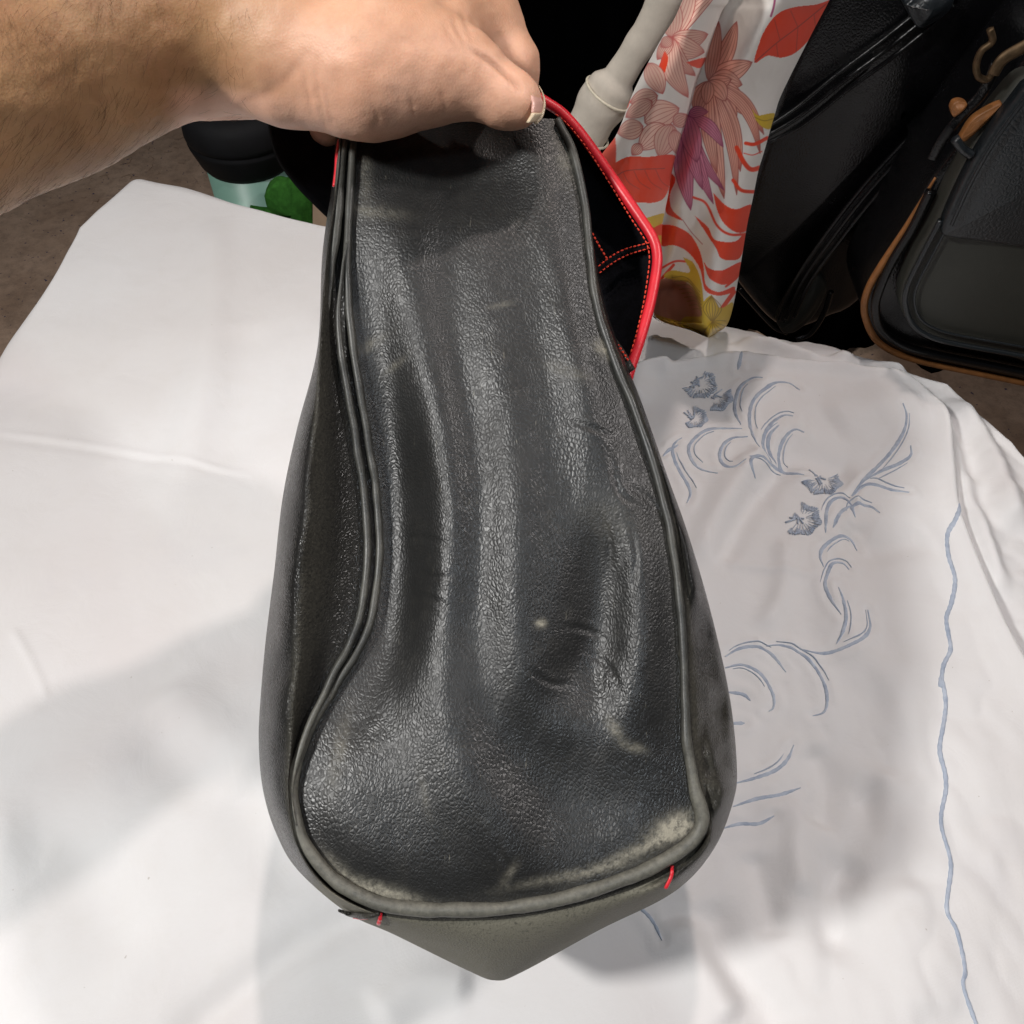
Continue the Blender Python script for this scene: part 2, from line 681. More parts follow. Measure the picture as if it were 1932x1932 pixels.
STEP = catmull(W([(1185, 702), (1270, 683), (1400, 668), (1500, 678), (1600, 688), (1700, 702), (1757, 742), (1785, 790), (1803, 880), (1813, 960), (1850, 1060), (1900, 1180), (1990, 1340)]), 80)
STEP_POLY = np.vstack([STEP, [(0.6, -0.3), (-0.9, -0.3), (-0.9, 1.3), (STEP[0, 0] - 0.01, 1.3)]])
RIDGES = [  # polyline (photo units), height, half width in metres
    ([(-40, 808), (150, 832), (270, 855), (400, 880), (500, 905)], 0.0006, 0.0030),
    ([(-40, 818), (150, 842), (270, 865), (400, 890), (500, 915)], -0.0007, 0.004),
    ([(402, 385), (400, 560), (385, 700), (345, 880), (300, 1000)], 0.0035, 0.016),
    ([(470, 600), (460, 750), (420, 900)], -0.003, 0.020),
    ([(20, 1180), (60, 1250), (95, 1330)], 0.0010, 0.0025),
    ([(760, 1690), (640, 1745), (540, 1800), (380, 1925), (300, 1990)], -0.0050, 0.0100),
    ([(250, 1340), (330, 1420), (450, 1500), (530, 1640), (560, 1720)], -0.004, 0.018),
    ([(300, 1290), (400, 1400), (500, 1470)], 0.0035, 0.018),
    ([(1500, 850), (1430, 930), (1385, 1000), (1350, 1080)], -0.0045, 0.010),
    ([(1470, 840), (1400, 900), (1350, 990), (1325, 1080)], 0.0045, 0.012),
    ([(1420, 850), (1520, 860), (1620, 900)], -0.004, 0.014),
    ([(1560, 800), (1680, 760), (1740, 740)], 0.004, 0.022),
    ([(1600, 975), (1640, 1030), (1760, 1010)], -0.004, 0.014),
    ([(1480, 1010), (1475, 1120), (1430, 1200)], 0.0025, 0.007),
    ([(1560, 1080), (1600, 1200), (1700, 1300), (1740, 1420)], 0.0025, 0.014),
    ([(1350, 1060), (1450, 1075), (1560, 1090)], 0.0012, 0.004),
    ([(1530, 1400), (1560, 1480), (1540, 1570)], -0.0035, 0.009),
    ([(1490, 1500), (1500, 1600), (1520, 1700)], 0.003, 0.008),
    ([(1600, 1460), (1640, 1520), (1610, 1620), (1570, 1690), (1590, 1840)], -0.005, 0.011),
    ([(1680, 1440), (1650, 1560), (1600, 1650)], 0.0035, 0.012),
    ([(1320, 1690), (1370, 1800), (1440, 1900), (1500, 1990)], -0.0055, 0.012),
    ([(1290, 1720), (1320, 1820), (1390, 1940)], 0.0045, 0.012),
    ([(1420, 1600), (1450, 1700), (1470, 1780)], -0.003, 0.008),
    ([(1700, 1650), (1730, 1780), (1760, 1940)], 0.003, 0.016),
    ([(0, 1600), (120, 1580), (180, 1700), (260, 1830)], -0.003, 0.02),
    ([(700, 1930), (790, 1860), (900, 1860)], 0.003, 0.010),
    ([(1275, 690), (1215, 700), (1190, 760)], 0.005, 0.010),
    ([(1330, 672), (1420, 700), (1430, 760)], 0.002, 0.012),
    # the far, rumpled layer beyond the folded rim
    ([(1210, 620), (1260, 640), (1340, 665)], 0.006, 0.010),
    ([(1390, 625), (1480, 645), (1560, 670), (1640, 680)], 0.009, 0.007),
    ([(1500, 618), (1600, 640), (1700, 655)], 0.007, 0.008),
    ([(1560, 660), (1650, 672), (1730, 690)], 0.006, 0.006),
    ([(1790, 720), (1860, 800), (1905, 900), (1930, 1000)], 0.008, 0.010),
    ([(1770, 735), (1820, 860), (1850, 960), (1910, 1120)], 0.006, 0.007),
]
RIDGES = [(catmull(W(p), max(6, 5 * len(p))), h * (1.6 if i > 7 else 1.2), w) for i, (p, h, w) in enumerate(RIDGES)]


PUCKER = []


def cloth_h(X, Y):
    h = 0.0060 * fbm(X * 6 + 3, Y * 6, 3) + 0.0006 * fbm(X * 30, Y * 30 + 8, 3)
    # finer crumpling towards the embroidered corner
    cr = sstep(0.05, 0.20, X) * (0.4 + sstep(0.35, 0.10, Y))
    h = h + cr * (0.0055 * np.abs(fbm(X * 26 + 9, Y * 14, 3)) + 0.0012 * fbm(X * 70, Y * 45, 2))
    for p, a, w in RIDGES:
        lo = p.min(0) - 4 * w
        hi = p.max(0) + 4 * w
        m = (X > lo[0]) & (X < hi[0]) & (Y > lo[1]) & (Y < hi[1])
        if not m.any():
            continue
        d, t = poly_dist(X[m], Y[m], p)
        h[m] += a * np.exp(-(d / w) ** 2) * sstep(0, 0.18, t) * sstep(1, 0.82, t)
    d, t = poly_dist(X, Y, STEP)
    ins = inside(X, Y, STEP_POLY)
    sd = np.where(ins, -d, d)
    k = 1.0
    h = h - 0.014 * sstep(-0.003, 0.006, sd) + 0.004 * np.exp(-(sd + 0.004) ** 2 / 0.006 ** 2)
    for p in PUCKER:
        lo, hi = p.min(0) - 0.02, p.max(0) + 0.02
        m = (X > lo[0]) & (X < hi[0]) & (Y > lo[1]) & (Y < hi[1])
        if m.any():
            d, t = poly_dist(X[m], Y[m], p)
            h[m] += (0.0014 * np.exp(-((d - 0.0045) / 0.0028) ** 2) - 0.0004 * np.exp(-(d / 0.002) ** 2)) * (0.6 + 0.8 * vnoise(X[m] * 180, Y[m] * 180))
    far = sstep(0.0, 0.01, sd) * k
    h = h + far * 0.006 * fbm(X * 34, Y * 34 + 5, 3)
    return h


def cloth_pos(U, Vv):
    sd, NX, NY = poly_sd(U, Vv, TABLE)
    out = sd > 0
    r = 0.012
    e = np.where(out, sd, 0)
    dx = np.where(out, (U - NX) / np.maximum(sd, 1e-9), 0)
    dy = np.where(out, (Vv - NY) / np.maximum(sd, 1e-9), 0)
    ang = np.minimum(e / r, math.pi / 2)
    hor = r * np.sin(ang)
    drop = r * (1 - np.cos(ang)) + np.maximum(0, e - r * math.pi / 2)
    flare = np.maximum(0, e - 0.02)
    hor = hor + 0.010 * fbm(NX * 9 + 3, NY * 9, 3) * sstep(0, 0.012, e)
    hor = hor + flare * (0.10 + 0.10 * np.sin((U * 40 + Vv * 31)))
    X = np.where(out, NX + dx * hor, U)
    Y = np.where(out, NY + dy * hor, Vv)
    Z = -drop + cloth_h(U, Vv) * np.where(out, np.exp(-e / 0.02), 1)
    return np.stack([X, Y, Z], -1)


def c6(l):
    return [(1243.7 + .3562 * x, 621.9 + .3562 * y) for x, y in l]


def c8(l):
    return [(1243.7 + .3562 * x, 1243.7 + .3562 * y) for x, y in l]


def c7(l):
    return [(500.5 + .4857 * x, 1243.7 + .4857 * y) for x, y in l]


STROKES = [
    c6([(430, 145), (415, 220)]),
    c6([(545, 265), (490, 265), (430, 300), (405, 370), (405, 430), (435, 500)]),
    c6([(745, 320), (690, 280), (620, 280), (560, 320), (500, 370), (480, 450), (490, 540), (530, 630)]),
    c6([(710, 455), (660, 450), (600, 490), (560, 550), (555, 620), (600, 690)]),
    c6([(635, 505), (590, 545), (580, 600), (600, 660), (630, 690)]),
    c6([(770, 540), (720, 525), (670, 560), (645, 620), (650, 700), (710, 750), (770, 765)]),
    c6([(440, 520), (360, 515), (270, 520), (210, 550), (160, 610), (165, 670), (210, 730), (310, 765)]),
    c6([(470, 565), (400, 565), (345, 600), (320, 660), (340, 720), (390, 745), (450, 720)]),
    c6([(470, 700), (540, 690), (640, 710), (700, 740), (770, 765)]),
    c6([(510, 790), (475, 740), (490, 705), (540, 690)]),
    c6([(120, 570), (75, 610), (75, 670), (110, 750), (150, 820), (165, 870), (145, 920)]),
    c6([(20, 670), (60, 630), (100, 610)]),
    c6([(1280, 415), (1305, 470), (1295, 540), (1240, 630), (1170, 710), (1080, 800), (1015, 885)]),
    c6([(1335, 610), (1335, 660), (1280, 700), (1170, 750), (1090, 800)]),
    c6([(1325, 860), (1240, 845), (1150, 820), (1080, 830), (1020, 885)]),
    c6([(1020, 930), (960, 890), (910, 910), (885, 970), (880, 1080)]),
    c6([(1020, 930), (960, 970), (920, 1050)]),
    c6([(1170, 970), (1120, 935), (1050, 930), (1020, 945), (1040, 995)]),
    c6([(1060, 1150), (1030, 1090), (980, 1075), (920, 1110), (865, 1160), (850, 1210), (865, 1270)]),
    c6([(1005, 1275), (970, 1240), (915, 1245), (880, 1320), (870, 1380), (900, 1460), (950, 1535)]),
    c6([(940, 1385), (960, 1450), (975, 1540), (960, 1620), (930, 1680)]),
    c6([(1100, 1495), (1110, 1590), (1060, 1660), (960, 1705), (850, 1720), (740, 1700)]),
    c6([(560, 1690), (640, 1680), (740, 1720), (820, 1790), (870, 1880), (885, 1960), (870, 2030), (810, 2050)]),
    c6([(345, 1740), (420, 1700), (510, 1695), (600, 1740), (670, 1820)]),
    c6([(345, 1800), (430, 1785), (510, 1820), (560, 1870), (600, 1950), (600, 2010), (575, 2030)]),
    c8([(360, 180), (440, 195), (480, 230)]),
    c8([(380, 345), (450, 345)]),
    c8([(400, 660), (520, 630), (620, 590), (680, 530), (710, 460)]),
    c8([(390, 780), (500, 745), (640, 720), (750, 680)]),
    c8([(340, 893), (430, 870), (530, 870), (605, 835)]),
    c7([(1420, 935), (1500, 1010), (1540, 1095)]),
]
PUCKER += [catmull(W(q), 4 * len(q) + 4) for q in STROKES]
us = np.linspace(-0.66, 0.62, 680)
vsr = np.linspace(-0.28, 0.98, 680)
UU, VV = np.meshgrid(us, vsr)
CP3 = cloth_pos(UU, VV)
cl = root('tablecloth', (0, 0.2, 0))
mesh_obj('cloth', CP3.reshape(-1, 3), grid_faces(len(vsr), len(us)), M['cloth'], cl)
tag(cl, 'white cotton tablecloth with pale blue embroidery, lying under the held bag', 'tablecloth')


def stroke_world(pts, n):
    p = catmull(W(pts), n)
    h = cloth_h(p[:, 0], p[:, 1])
    return np.column_stack([p, h])


def leafstroke(pts, wpx, name, tip=(0.3, 0.25), lift=0.0003):
    """raised satin-stitch stroke: a flat, slightly ridged ribbon that tapers"""
    p = A(pts)
    L = np.linalg.norm(np.diff(p, axis=0), axis=1).sum()
    n = max(10, int(L / 4))
    P = stroke_world(pts, n)
    d = px_of(P)[2]
    t = np.linspace(0, 1, n)
    w = wpx * MPP * d * 0.5 * np.clip(np.minimum(tip[0] + t / 0.40, tip[1] + (1 - t) / 0.30), 0.15, 1)
    w = w * (1 + 0.22 * vnoise(t * L / 10 + rng.uniform(0, 50), t * 0) + 0.10 * np.sin(t * L / 2.2))
    T = np.gradient(P, axis=0)
    T /= np.linalg.norm(T, axis=1)[:, None] + 1e-12
    Sd = np.cross(T, [0, 0, 1.0])
    Sd /= np.linalg.norm(Sd, axis=1)[:, None] + 1e-12
    rows = []
    for s, z in ((-1, -0.0006), (-0.8, 0.3), (-0.3, 0.9), (0.3, 0.9), (0.8, 0.3), (1, -0.0006)):
        q = P + Sd * (w * s)[:, None]
        q[:, 2] = cloth_h(q[:, 0], q[:, 1]) + lift + (z * 0.0005 if z > 0 else -0.0006)
        rows.append(q)
    G = np.stack(rows, 1)
    return mesh_obj(name, G.reshape(-1, 3), grid_faces(n, 6), M['blue'], cl)


for s in STROKES:
    leafstroke(s, 7.2, 'embroidered_leaf')
    q = catmull(s, 12)
    T = np.gradient(q, axis=0)
    nn_ = np.column_stack([-T[:, 1], T[:, 0]]) / (np.linalg.norm(T, axis=1)[:, None] + 1e-9)
    if len(s) > 4:
        k0_ = rng.integers(0, 4)
        leafstroke((q + nn_ * rng.choice([-1, 1]) * np.linspace(5, 13, 12)[:, None])[k0_:k0_ + 7], 2.6, 'embroidered_thread')
leafstroke(c6([(1590, 940), (1560, 1020), (1525, 1090), (1530, 1200), (1565, 1320), (1550, 1440), (1520, 1530), (1530, 1620), (1540, 1700), (1500, 1790), (1490, 1900)])
           + c8([(1490, 100), (1520, 250), (1490, 470), (1525, 650), (1495, 870), (1545, 1080), (1520, 1320), (1570, 1450), (1610, 1650), (1600, 1730), (1660, 1880), (1710, 1990)]),
           9.0, 'embroidered_hem_line', (1, 1))


def flower(cx, cy, r, a0, a1, gap=0.35):
    """fan of short stitches with a ragged rim; a small knot in the middle"""
    parts = []
    n = 44
    for ring in (0, 1):
        for i in range(n):
            a = a0 + (a1 - a0) * (i + rng.uniform(-.4, .4)) / n
            rr = 1.12 * r * (1 + 0.07 * math.sin(a * 7)) * (1 if ring == 0 else 0.80)
            ri = rr * rng.uniform(0.55, 0.78) if ring == 0 else rr * rng.uniform(0.35, 0.6)
            if ring == 1 and i % 3:
                continue
            p0 = (cx + math.cos(a) * ri, cy + math.sin(a) * ri * 0.8)
            p1 = (cx + math.cos(a) * rr, cy + math.sin(a) * rr * 0.8)
            P = stroke_world([p0, p1], 4) + np.array([0, 0, 0.0007])
            parts.append(tube_mesh(P, np.array([0.35, 0.9, 1.0, 0.6]) * (0.00060 if ring == 0 else 0.00030), 5, 0.7, (0, 0, 1)))
    for i in range(12):
        a = rng.uniform(0, 6.28)
        p0 = (cx - r * .25 + math.cos(a) * 5, cy - r * .1 + math.sin(a) * 4)
        p1 = (p0[0] + rng.normal(0, 6), p0[1] + rng.normal(0, 6))
        P = stroke_world([p0, p1], 3) + np.array([0, 0, 0.0008])
        parts.append(tube_mesh(P, 0.0007, 5, 0.7, (0, 0, 1)))
    v, f = join(parts)
    mesh_obj('embroidered_flower', v, f, M['blue'], cl)


for (x, y, r, a0, a1) in ((215, 285, 82, -1.2, 2.9), (190, 460, 62, -1.7, 2.6), (865, 790, 98, -0.6, 3.0), (745, 1010, 98, -1.5, 2.3), (300, 350, 82, -0.5, 1.9)):
    q = c6([(x, y)])[0]
    flower(q[0], q[1], r * .3562, a0, a1)

# the table under the cloth
tb = root('market_table', (0, 0.2, FLOOR_Z))
tc = TABLE.mean(0)
TT = tc + (TABLE - tc) * 0.965
n = len(TT)
V = np.vstack([np.column_stack([TT, np.full(n, -0.036)]), np.column_stack([TT, np.full(n, -0.060)])])
F = [list(range(n)), list(range(2 * n - 1, n - 1, -1))] + [[i, i + n, (i + 1) % n + n, (i + 1) % n] for i in range(n)]
mesh_obj('table_top', V, F, M['wood'], tb, smooth=False)
for x, y in ((-0.36, -0.1), (0.36, -0.1), (0.27, 0.42), (-0.31, 0.62)):
    s = 0.02
    V = A([[x + a * s, y + b * s, z] for z in (FLOOR_Z, -0.060) for a, b in ((-1, -1), (1, -1), (1, 1), (-1, 1))])
    mesh_obj('leg', V, [[0, 3, 2, 1], [4, 5, 6, 7]] + [[i, (i + 1) % 4, (i + 1) % 4 + 4, i + 4] for i in range(4)], M['wood'], tb, smooth=False)
tag(tb, 'wooden table standing hidden beneath the white cloth', 'table')

# ================================================================== the held handbag
def dg(py):
    return 0.325 + (1720 - np.asarray(py, float)) / 1480 * 0.040


# key rows: piping point, shoulder point, silhouette point + its setback (m)
K = [
    ((668, 205), (645, 205), (634, 205), .030), ((664, 330), (638, 330), (628, 330), .030),
    ((655, 480), (617, 480), (608, 480), .030), ((664, 640), (604, 640), (599, 655), .030),
    ((690, 800), (596, 800), (560, 810), .045), ((712, 950), (588, 950), (533, 940), .055),
    ((714, 1080), (576, 1080), (517, 1080), .06), ((690, 1200), (565, 1200), (502, 1200), .06),
    ((630, 1300), (557, 1300), (492, 1310), .06), ((574, 1400), (550, 1400), (488, 1400), .06),
    ((552, 1500), (544, 1495), (496, 1490), .06), ((574, 1590), (562, 1597), (520, 1570), .06),
    ((632, 1660), (617, 1676), (562, 1642), .055), ((712, 1702), (702, 1722), (655, 1722), .05),
    ((800, 1716), (798, 1738), (745, 1764), .05), ((900, 1716), (898, 1738), (880, 1830), .06),
    ((970, 1711), (972, 1733), (935, 1850), .065), ((1080, 1690), (1085, 1712), (985, 1834), .06),
    ((1200, 1650), (1210, 1672), (1130, 1755), .05), ((1290, 1600), (1302, 1618), (1270, 1684), .045),
    ((1325, 1550), (1338, 1560), (1345, 1605), .045), ((1312, 1490), (1330, 1500), (1384, 1510), .045),
    ((1296, 1400), (1314, 1410), (1390, 1440), .05), ((1292, 1300), (1307, 1300), (1376, 1310), .05),
    ((1284, 1150), (1299, 1150), (1340, 1150), .045), ((1268, 1020), (1282, 1020), (1299, 1010), .04),
    ((1240, 900), (1252, 900), (1260, 900), .035), ((1200, 780), (1210, 780), (1218, 780), .03),
    ((1160, 680), (1172, 680), (1184, 690), .03), ((1130, 590), (1140, 590), (1146, 590), .02),
    ((1113, 480), (1120, 480), (1123, 480), .02), ((1103, 380), (1109, 380), (1111, 380), .02),
    ((1082, 290), (1088, 290), (1089, 290), .02), ((1052, 225), (1057, 225), (1058, 225), .02),
]
NP_ = 9
PIPE = keyed([k[0] for k in K], NP_)
SHO = keyed([k[1] for k in K], NP_)
SIL = keyed([k[2] for k in K], NP_)
SETB = keyed([(k[3], 0) for k in K], NP_)[:, 0]
NL = len(PIPE)


def pipe_dd(px, py):
    """the left seam is pulled inwards half-way up"""
    s = np.exp(-((py - 1020) / 330.0) ** 2) * sstep(900, 720, px)
    return 0.016 * s


CREASES = [  # short sharp wrinkles across the ridges
    [(745, 1020), (800, 1015), (850, 1030)], [(780, 1080), (830, 1090), (860, 1085)], [(1060, 790), (1110, 805), (1170, 830)],
    [(1150, 850), (1170, 930), (1215, 960)], [(1170, 900), (1230, 950), (1270, 1010)],
    [(770, 1120), (815, 1130), (850, 1150)], [(1060, 1180), (1110, 1190), (1150, 1210)], [(1100, 1225), (1150, 1260), (1180, 1330)],
    [(990, 1260), (1040, 1290), (1080, 1290)], [(1130, 960), (1150, 1020), (1150, 1080)], [(1190, 980), (1200, 1060), (1190, 1120)],
    [(930, 1590), (960, 1640), (950, 1680)],
]
CREASES = [catmull(p, 12) for p in CREASES]

# end panel as a Coons patch inside the piping
iL, iR = 12 * NP_, 19 * NP_ + 3
left = catmull(PIPE[:iL + 1], 360)
bott = catmull(PIPE[iL:iR + 1], 220)
right = catmull(PIPE[iR:][::-1], 360)
top = catmull([PIPE[0], (760, 205), (900, 215), PIPE[-1]], 220)
nv, nu = 360, 220
u = np.linspace(0, 1, nu)[None, :, None]
v = np.linspace(0, 1, nv)[:, None, None]
C = (1 - u) * left[:, None] + u * right[:, None] + (1 - v) * top[None] + v * bott[None] - (
    (1 - u) * (1 - v) * left[0] + u * (1 - v) * right[0] + (1 - u) * v * left[-1] + u * v * right[-1])
GX, GY = C[..., 0], C[..., 1]
edge, _ = poly_dist(GX, GY, PIPE[::3])
ef = sstep(0, 70, edge)
PROF = {  # height of the soft end panel above the piping plane (mm) along rows
    200: [(660, 0), (760, -10), (850, -16), (930, -9), (980, 0), (1050, 0)],
    260: [(668, 0), (760, -8), (850, -14), (930, -7), (980, 0), (1036, 3), (1068, 0)],
    350: [(662, 0), (700, 1), (790, -3), (880, -7), (960, -3), (1050, 6), (1098, 0)],
    430: [(658, 0), (700, 3), (770, 4), (850, 0), (930, 2), (1070, 7), (1108, 0)],
    550: [(655, 0), (680, -3), (770, 6), (850, 0), (920, 3), (1010, 3), (1098, 9), (1126, 0)],
    680: [(668, 0), (695, -5), (800, 7), (868, -1), (930, 4), (1020, 3), (1118, 10), (1160, 0)],
    800: [(690, 0), (716, -8), (822, 8), (892, -2), (952, 5), (1040, 3.5), (1130, 9), (1170, 4), (1207, 0)],
    950: [(712, 0), (740, -9), (833, 9), (902, -1), (967, 7), (1050, 4), (1130, 6), (1195, 9), (1255, 0)],
    1080: [(714, 0), (742, -9), (830, 9), (897, -1), (962, 7.5), (1050, 4), (1130, -3), (1218, 10), (1277, 0)],
    1200: [(690, 0), (720, -8), (818, 8), (892, -1), (967, 7), (1050, 2), (1125, -7), (1213, 9), (1287, 0)],
    1300: [(630, 0), (668, -4), (825, 9), (902, 0), (987, 7), (1060, -2), (1110, -5), (1200, 7), (1292, 0)],
    1365: [(595, 0), (640, -2), (720, 3), (852, 9), (925, -1), (1000, 2), (1070, 5), (1120, 2), (1200, 5), (1294, 0)],
    1430: [(565, 0), (660, 4), (780, 6), (892, 10), (972, -2), (1070, -2), (1150, 2), (1230, 2), (1300, 0)],
    1520: [(555, 0), (660, 5), (800, 6), (942, 10), (1032, -1), (1110, -2), (1230, 1), (1318, 0)],
    1600: [(580, 0), (680, 5), (850, 5), (985, 8), (1060, 2), (1150, 3), (1240, 6), (1295, 0)],
    1660: [(640, 0), (760, 4), (950, 5), (1080, 4), (1190, 3), (1250, 0)],
    1725: [(640, 0), (1200, 0)],
}
gx_ = np.arange(480, 1400, 4.0)
PY_ = sorted(PROF)


def cosint(x, pts):
    P_ = A(pts)
    i_ = np.clip(np.searchsorted(P_[:, 0], x) - 1, 0, len(P_) - 2)
    t_ = np.clip((x - P_[i_, 0]) / (P_[i_ + 1, 0] - P_[i_, 0]), 0, 1)
    t_ = t_ * t_ * (3 - 2 * t_)
    return P_[i_, 1] * (1 - t_) + P_[i_ + 1, 1] * t_


TBL = np.array([cosint(gx_, PROF[k]) for k in PY_])
# rows every 4 units: slide ridges from one measured row to the next
fy_ = np.arange(200, 1725, 4.0)
jj = np.clip(np.searchsorted(PY_, fy_, 'right') - 1, 0, len(PY_) - 2)
tt_ = ((fy_ - np.array(PY_)[jj]) / (np.array(PY_)[jj + 1] - np.array(PY_)[jj]))[:, None]
tt_ = tt_ * tt_ * (3 - 2 * tt_)
FT = TBL[jj] * (1 - tt_) + TBL[jj + 1] * tt_
ii = np.clip((GX - 480) / 4, 0, len(gx_) - 1.001)
kk = np.clip((GY - 200) / 4, 0, len(fy_) - 1.001)
i0, k0 = ii.astype(int), kk.astype(int)
fi, fk = ii - i0, kk - k0
H = (FT[k0, i0] * (1 - fi) + FT[k0, i0 + 1] * fi) * (1 - fk) + (FT[k0 + 1, i0] * (1 - fi) + FT[k0 + 1, i0 + 1] * fi) * fk
H = 0.00086 * H * (0.25 + 0.75 * ef) + 0.0012 * fbm(GX / 150, GY / 220, 2) * ef
def blur(Z, ru, rv, it=3):
    for _ in range(it):
        for ax, r_ in ((0, rv), (1, ru)):
            pad = [(r_, r_) if k == ax else (0, 0) for k in (0, 1)]
            Q = np.cumsum(np.pad(Z, [(p_[0] + (1 if k == ax else 0), p_[1]) for k, p_ in enumerate(pad)], mode='edge'), axis=ax)
            n_ = 2 * r_ + 1
            Z = (np.take(Q, range(n_, Q.shape[ax]), ax) - np.take(Q, range(0, Q.shape[ax] - n_), ax)) / n_
    return Z


H = blur(H, 8, 9)
for p in CREASES:
    d, t = poly_dist(GX, GY, p)
    amp = np.sin(np.pi * np.clip(t, 0, 1))
    H = H + (-0.00035 * np.exp(-(d / 6.0) ** 2) + 0.0002 * np.exp(-((d - 11) / 7) ** 2)) * amp
H = H + 0.00018 * fbm(GX / 22, GY / 38, 3) * ef
# soft top sinks away under the hand
H = H - 0.008 * sstep(300, 215, GY) * np.exp(-((GX - 830) / 105) ** 4)
DD = dg(GY) + pipe_dd(GX, GY) + 0.0015 - H
GP = at(GX, GY, DD)
wear = np.zeros(GX.shape)
for (x, y, rx, ry, rot, a) in ((1272, 1562, 44, 20, -0.45, 1.6), (1200, 1606, 90, 11, -0.42, .7), (1080, 1650, 110, 9, -0.2, .45), (715, 1680, 75, 13, 0.28, 1.0), (640, 1640, 40, 12, .8, .4),
                            (700, 650, 26, 10, -.6, .30), (745, 690, 24, 7, -.7, .28), (1140, 660, 20, 12, .7, .8), (1020, 1176, 9, 7, 0, 1.2), (1160, 1375, 10, 22, -.6, .55), (1195, 1410, 24, 9, .3, .45),
                            (945, 575, 22, 5, -.2, .30), (1070, 700, 40, 12, .3, .22), (640, 1420, 14, 70, .2, .25), (1060, 280, 14, 60, -.25, .35), (700, 400, 60, 12, .1, .28),
                            (690, 330, 12, 60, 0, .2), (960, 1650, 8, 26, .6, .35), (1150, 980, 60, 40, .5, .10), (800, 1500, 8, 40, -.2, .18)):
    c, s = math.cos(rot), math.sin(rot)
    a1 = ((GX - x) * c + (GY - y) * s) / rx
    a2 = (-(GX - x) * s + (GY - y) * c) / ry
    wear += a * np.exp(-(a1 ** 2 + a2 ** 2))
wear += 0.10 * np.exp(-(edge / 14) ** 2)
wear = np.clip(wear, 0, 1.6)
bag = root('handbag', at(930., 1848., .39) * np.array([1, 1, 1]))
mesh_obj('end_panel', GP.reshape(-1, 3), grid_faces(nv, nu, flip=True), M['leather'], bag, attrs={'wear': wear})

# side and bottom panels: loft of rings from the piping backwards
S = np.linspace(0, 1, NL)
ctr = A([930, 1020])
pd = dg(PIPE[:, 1]) + pipe_dd(PIPE[:, 0], PIPE[:, 1])
leftside = sstep(760, 640, SHO[:, 0])
sd_ = dg(SHO[:, 1]) + 0.003 * (1 - leftside) - 0.003 * leftside
BK1 = ctr + (SIL - ctr) * 0.93
BK2 = ctr + (SIL - ctr) * 0.80
BK2[:, 1] = 1000 + (BK2[:, 1] - 1000) * 0.9
BK3 = ctr + (SIL - ctr) * 0.25
dsil = dg(SIL[:, 1]) + SETB
rings_px = [PIPE, SHO, SIL, BK1, BK2, BK3]
rings_d = [pd, sd_, dsil, dsil + 0.035, np.minimum(dsil + 0.075, 0.455), np.minimum(dsil + 0.08, 0.462)]
sub = [12, 26, 12, 10, 6]
rows, wrow, idrow = [], [], []
for k in range(5):
    for t in np.linspace(0, 1, sub[k], endpoint=False):
        if k == 0:
            # dip just behind the piping then up to the shoulder
            px = PIPE * (1 - t) + SHO * t
            d = pd * (1 - t) + sd_ * t + 0.0045 * np.sin(math.pi * t) * leftside
            w_ = 0.30 * np.exp(-((t - 0.95) / 0.25) ** 2) + 0.1
        elif k == 1:
            tt = t
            bul = np.sin(tt * math.pi / 2)
            px = SHO + (SIL - SHO) * bul
            d = sd_ + (dsil - sd_) * (1 - np.cos(tt * math.pi / 2) * (1 - 0.0))
            w_ = 0.35 * math.exp(-(tt / 0.10) ** 2) + 0.05
        else:
            px = rings_px[k] * (1 - t) + rings_px[k + 1] * t
            d = rings_d[k] * (1 - t) + rings_d[k + 1] * t
            w_ = 0.05
        if k in (1,):
            nn = fbm(px[:, 0] / 110 + 40, px[:, 1] / 150, 3) * 0.016 + fbm(px[:, 0] / 50 + 40, px[:, 1] / 80, 2) * 0.005 + fbm(px[:, 0] / 25, px[:, 1] / 25 + 9, 2) * 0.0012
            rgt = sstep(1270, 1330, px[:, 0]) * sstep(1650, 1500, px[:, 1])
            nn = nn * (1 + 2.0 * rgt)
            # flat taut sole: the bottom stays smooth
            nn = nn * sstep(1760, 1640, px[:, 1])
            d = d + nn * math.sin(math.pi * min(1, t * 1.0))
        P3 = at(px[:, 0], px[:, 1], d)
        rows.append(P3)
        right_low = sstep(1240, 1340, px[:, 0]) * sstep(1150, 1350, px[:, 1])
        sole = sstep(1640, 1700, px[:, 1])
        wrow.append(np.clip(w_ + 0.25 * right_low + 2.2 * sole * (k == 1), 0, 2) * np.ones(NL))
rows.append(at(BK3[:, 0], BK3[:, 1], rings_d[5]))
wrow.append(np.zeros(NL))
SP3 = np.array(rows)
F = grid_faces(len(rows), NL).tolist()
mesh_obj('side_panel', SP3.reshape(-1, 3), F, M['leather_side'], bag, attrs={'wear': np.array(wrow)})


def pipe_tube(pts, dd, rpx, name, mat, wearf, ns=12):
    P = A(pts)
    d = dg(P[:, 1]) + pipe_dd(P[:, 0], P[:, 1]) + dd
    P = P + np.column_stack([vnoise(P[:, 1] / 45, P[:, 0] / 45), vnoise(P[:, 1] / 45 + 9, P[:, 0] / 45)]) * 2.5
    W3 = at(P[:, 0], P[:, 1], d)
    rpx = rpx * (1 + 0.22 * vnoise(P[:, 0] / 26, P[:, 1] / 26))
    Vt, Ft = tube_mesh(W3, rpx * MPP * d, ns, 1.0, -FWD)
    return mesh_obj(name, Vt, Ft, mat, bag, attrs={'wear': np.repeat(wearf(P), ns)})


def wf(P):
    low = sstep(1250, 1500, P[:, 1])
    return np.clip(0.22 + 0.62 * low + 0.35 * fbm(P[:, 0] / 60, P[:, 1] / 60, 3), 0, 1)


